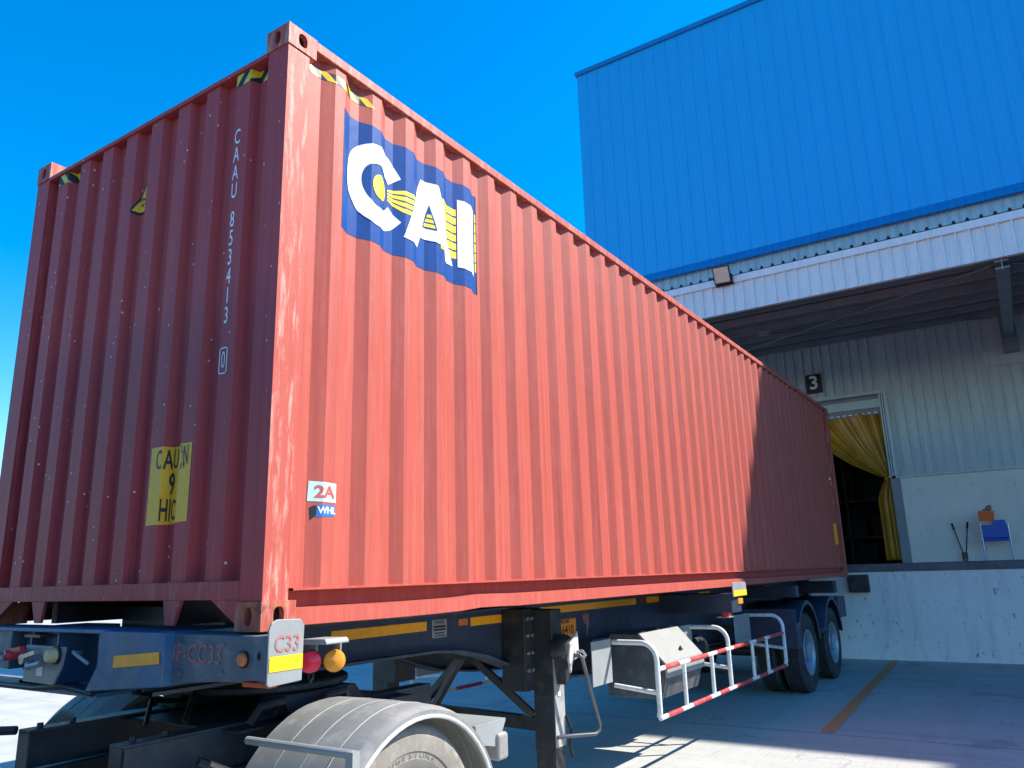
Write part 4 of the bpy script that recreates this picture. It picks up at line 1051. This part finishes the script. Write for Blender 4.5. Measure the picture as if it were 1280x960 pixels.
# fifth wheel
fw = MB(); ring = []
for k in range(40):
    a = 2*math.pi*k/40; ring.append((.82 + .46*math.cos(a), TC + .46*math.sin(a)))
fw.prism(ring, 2, -.345, -.31)
fwo = build(fw, 'fifth_wheel', BLACKISH, tk, .01)
pd_ = MB()
for s_ in (0, 1):
    a, b3 = sorted((tm_(.50, s_), tm_(.66, s_))); pd_.prism([(.50, -.44), (.58, -.35), (1.06, -.35), (1.14, -.44)], 1, a, b3)
build_split(pd_, 'pedestal', TF, fwo, .005)
yk = MB().tube([(.35, .47, -.44), (.38, .44, -.37), (.52, .44, -.36), (.58, .47, -.44), (.74, .47, -.44), (.79, .44, -.37), (.92, .44, -.36), (.98, .47, -.44)], .02, 8)
build(yk, 'clamp_bracket', TF, tk, smooth=True)
hs_ = MB().tube([(.2, .75, -.43), (.35, .9, -.33), (.6, 1.0, -.36), (.7, 1.2, -.42)], .014, 8); hs_.tube([(.1, .9, -.44), (.25, 1.1, -.36), (.5, 1.15, -.40)], .012, 8); hs_.tube([(.0, .35, -.52), (.2, .3, -.62), (.25, .35, -.8), (.1, .4, -1.0)], .02, 8)
build_split(hs_, 'air_hose', BLK, tk, smooth=True)
# tank/box between rail and wheel
build(MB().tube([(-.6, 1.0, -.9), (-.2, 1.0, -.9)], .13, 20), 'air_tank', TF, tk, smooth=True)
# unseen driver's cabin added ahead of the frame, dark to shade the container's front
CABM = paint('cab_paint', (.02, .07, .17), .35, .08, 1.5, dirt=(.12, .12, .12), dirt_amt=.2)
cbm = MB(); cbm.prism([(-1.62, -.55), (-1.62, 1.45), (-1.80, 1.62), (-3.35, 1.62), (-3.62, 1.35), (-3.78, .35), (-3.80, -.75), (-2.0, -.75)], 1, -.22, 2.16)
cab_ = build(cbm, 'added_cab', CABM, tk, .04, seg=3)
GL = plain('cab_glass', (.02, .03, .035), .08)
for yy in (-.2215, 2.1615): build(MB().prism([(-2.45, .35), (-2.45, 1.2), (-3.30, 1.2), (-3.55, .35)], 1, yy-.003, yy+.003), 'side_window', GL, cab_)
build(MB().box(-1.623, -1.617, .45, 1.5, .75, 1.2), 'rear_window', GL, cab_)
for yy in (-.224, 2.164):
    dq = MB(); dq.box(-3.62, -2.40, yy-.002, yy+.002, -.60, -.59); dq.box(-2.40, -2.39, yy-.002, yy+.002, -.60, 1.3); dq.box(-3.63, -3.62, yy-.002, yy+.002, -.60, .3)
    build_split(dq, 'door_seam', BLK, cab_)
    build(MB().box(-2.62, -2.48, yy-.02, yy+.02, .10, .14), 'door_handle', BLK, cab_, .006)
for s_ in (0, 1):
    wheel(-3.0, tm_(-.20, s_), -.915, .487, 1 if s_ == 0 else -1, .27, RUBBER, tk, RIM_B, 40, .08)
    build(MB().box(-2.4, -1.75, *sorted((tm_(-.18, s_), tm_(.40, s_))), -1.05, -.60), 'fuel_tank', METAL, tk, .05, seg=4)
# fenders + wheels
fcz = -.955
for s_ in (0, 1):
    fcx = .665 + .09*s_
    A = [a for a in range(12, 169, 6)]
    Ri, Ro = .545, .595
    yout, yin = -.30, .30
    mb = MB(); n_ = len(A)
    rows = [(Ri, yout+.03), (Ri, yout), (Ri+.03, yout-.003), (Ri+.042, yout+.02), (Ro-.003, yout+.05), (Ro, yout+.13), (Ro, yout+.135), (Ro-.006, yout+.14), (Ro, yout+.145), (Ro+.002, yout+.28), (Ro-.004, yout+.285), (Ro+.002, yout+.29), (Ro+.002, yout+.43), (Ro-.004, yout+.435), (Ro+.002, yout+.44), (Ro, yin), (Ro-.03, yin+.002)]
    for (rr_, yy) in rows:
        for a in A: mb.v.append((fcx + rr_*math.cos(R(a)), tm_(yy, s_), fcz + rr_*math.sin(R(a))))
    for q in range(len(rows)-1):
        for i in range(n_-1): mb.f.append((q*n_+i, q*n_+i+1, (q+1)*n_+i+1, (q+1)*n_+i))
    fe_ = build(mb, 'fender', FENDER, tk, smooth=True, solid=.006)
    ln_ = MB()
    for (rr_, yy, w2) in ((Ri+.012, yout-.009, .012), ):
        ln_.v += []; k0 = len(ln_.v)
        pts_ = [(fcx + (Ri+.004)*math.cos(R(a)), tm_(yout-.006, s_), fcz + (Ri+.004)*math.sin(R(a))) for a in A]
        ln_.tube(pts_, .009, 8)
    build(ln_, 'fender_lip', FENDER_E, fe_, smooth=True)
    gr = MB()
    for yy in (yout+.14, yout+.285, yout+.435):
        gr.tube([(fcx + (Ro+.003)*math.cos(R(a)), tm_(yy, s_), fcz + (Ro+.003)*math.sin(R(a))) for a in A], .0028, 6)
    build_split(gr, 'fender_bead', plain('bead_grey', (.27, .27, .265), .5), fe_, smooth=True)
    bx_ = MB().tube([(.235, tm_(.34, s_), -.478), (.235, tm_(yout, s_), -.478)], .017, 10); bx_.box(.215, .255, *sorted((tm_(yout-.02, s_), tm_(yout+.02, s_))), -.70, -.465)
    if s_ == 0: build(bx_, 'fender_stay', LGREY, tk, smooth=False)
    sg_ = 1 if s_ == 0 else -1
    wheel(.62, tm_(-.265, s_), -.915, .487, sg_, .25, RUBBER_D, tk, RIM_B, 64, .10)
    wheel(.62, tm_(.04, s_), -.915, .487, sg_, .25, RUBBER_D, tk, RIM_B, 40, .08)
    # rear lamp bracket behind the fender
    lb2 = MB().box(1.32, 1.60, *sorted((tm_(-.11, s_), tm_(.25, s_))), -.578, -.566); lb2.prism([(1.32, -.578), (1.60, -.578), (1.52, -.70), (1.34, -.66)], 1, *sorted((tm_(-.11, s_), tm_(-.10, s_))))
    lbo = build(lb2, 'lamp_bracket', LGREY, tk, .002)
    build(MB().box(1.50, 1.60, *sorted((tm_(-.13, s_), tm_(.16, s_))), -.77, -.63), 'tail_lamp', paint('lamp_body', (.30, .28, .26), .5, .2, 5, dirt=(.1, .1, .1), dirt_amt=.6), tk, .02, seg=3)
build(MB().cyl((.62, 0, -.915), (.62, 1.9, -.915), .08, 16), 'axle', TF, tk)
# fender label and tyre lettering
fcx = .665
fl2 = decal('fender_label', rect2(.80, .88, -.02, .02), lambda x, q: (x, -.298 + (q+.02)*.35, fcz + math.sqrt(max(0, (.593-.012+q*.35)**2 - (x-fcx)**2))), WHITE_P, tk)
def arc_text(s, cx, cz, rad, a0, da, size, y):
    out = []
    for i, ch_ in enumerate(s):
        a = R(a0 - da*i); v, f = text2d(ch_, size, .001)
        out.append(([(cx + rad*math.cos(a) + (px*math.sin(a)) + py*math.cos(a), cz + rad*math.sin(a) - px*math.cos(a) + py*math.sin(a)) for px, py in v], f))
    return join2(*out)
decal('tyre_lettering', arc_text('BRIDGESTONE', .62, -.915, .352, 128, 6.6, .042, 0), lambda x, z_: (x, -.2575, z_), plain('tyre_text', (.11, .10, .09), .9), tk)
# far left knob of a lever seen at the edge
build(MB().tube([(-.22, 1.42, -.445), (-.5, 1.75, -.44), (-1.0, 2.2, -.43)], .02, 8), 'stay_rod', TF, tk, smooth=True)

# tidy helper properties
for o in bpy.data.objects:
    if '_base' in o: del o['_base']
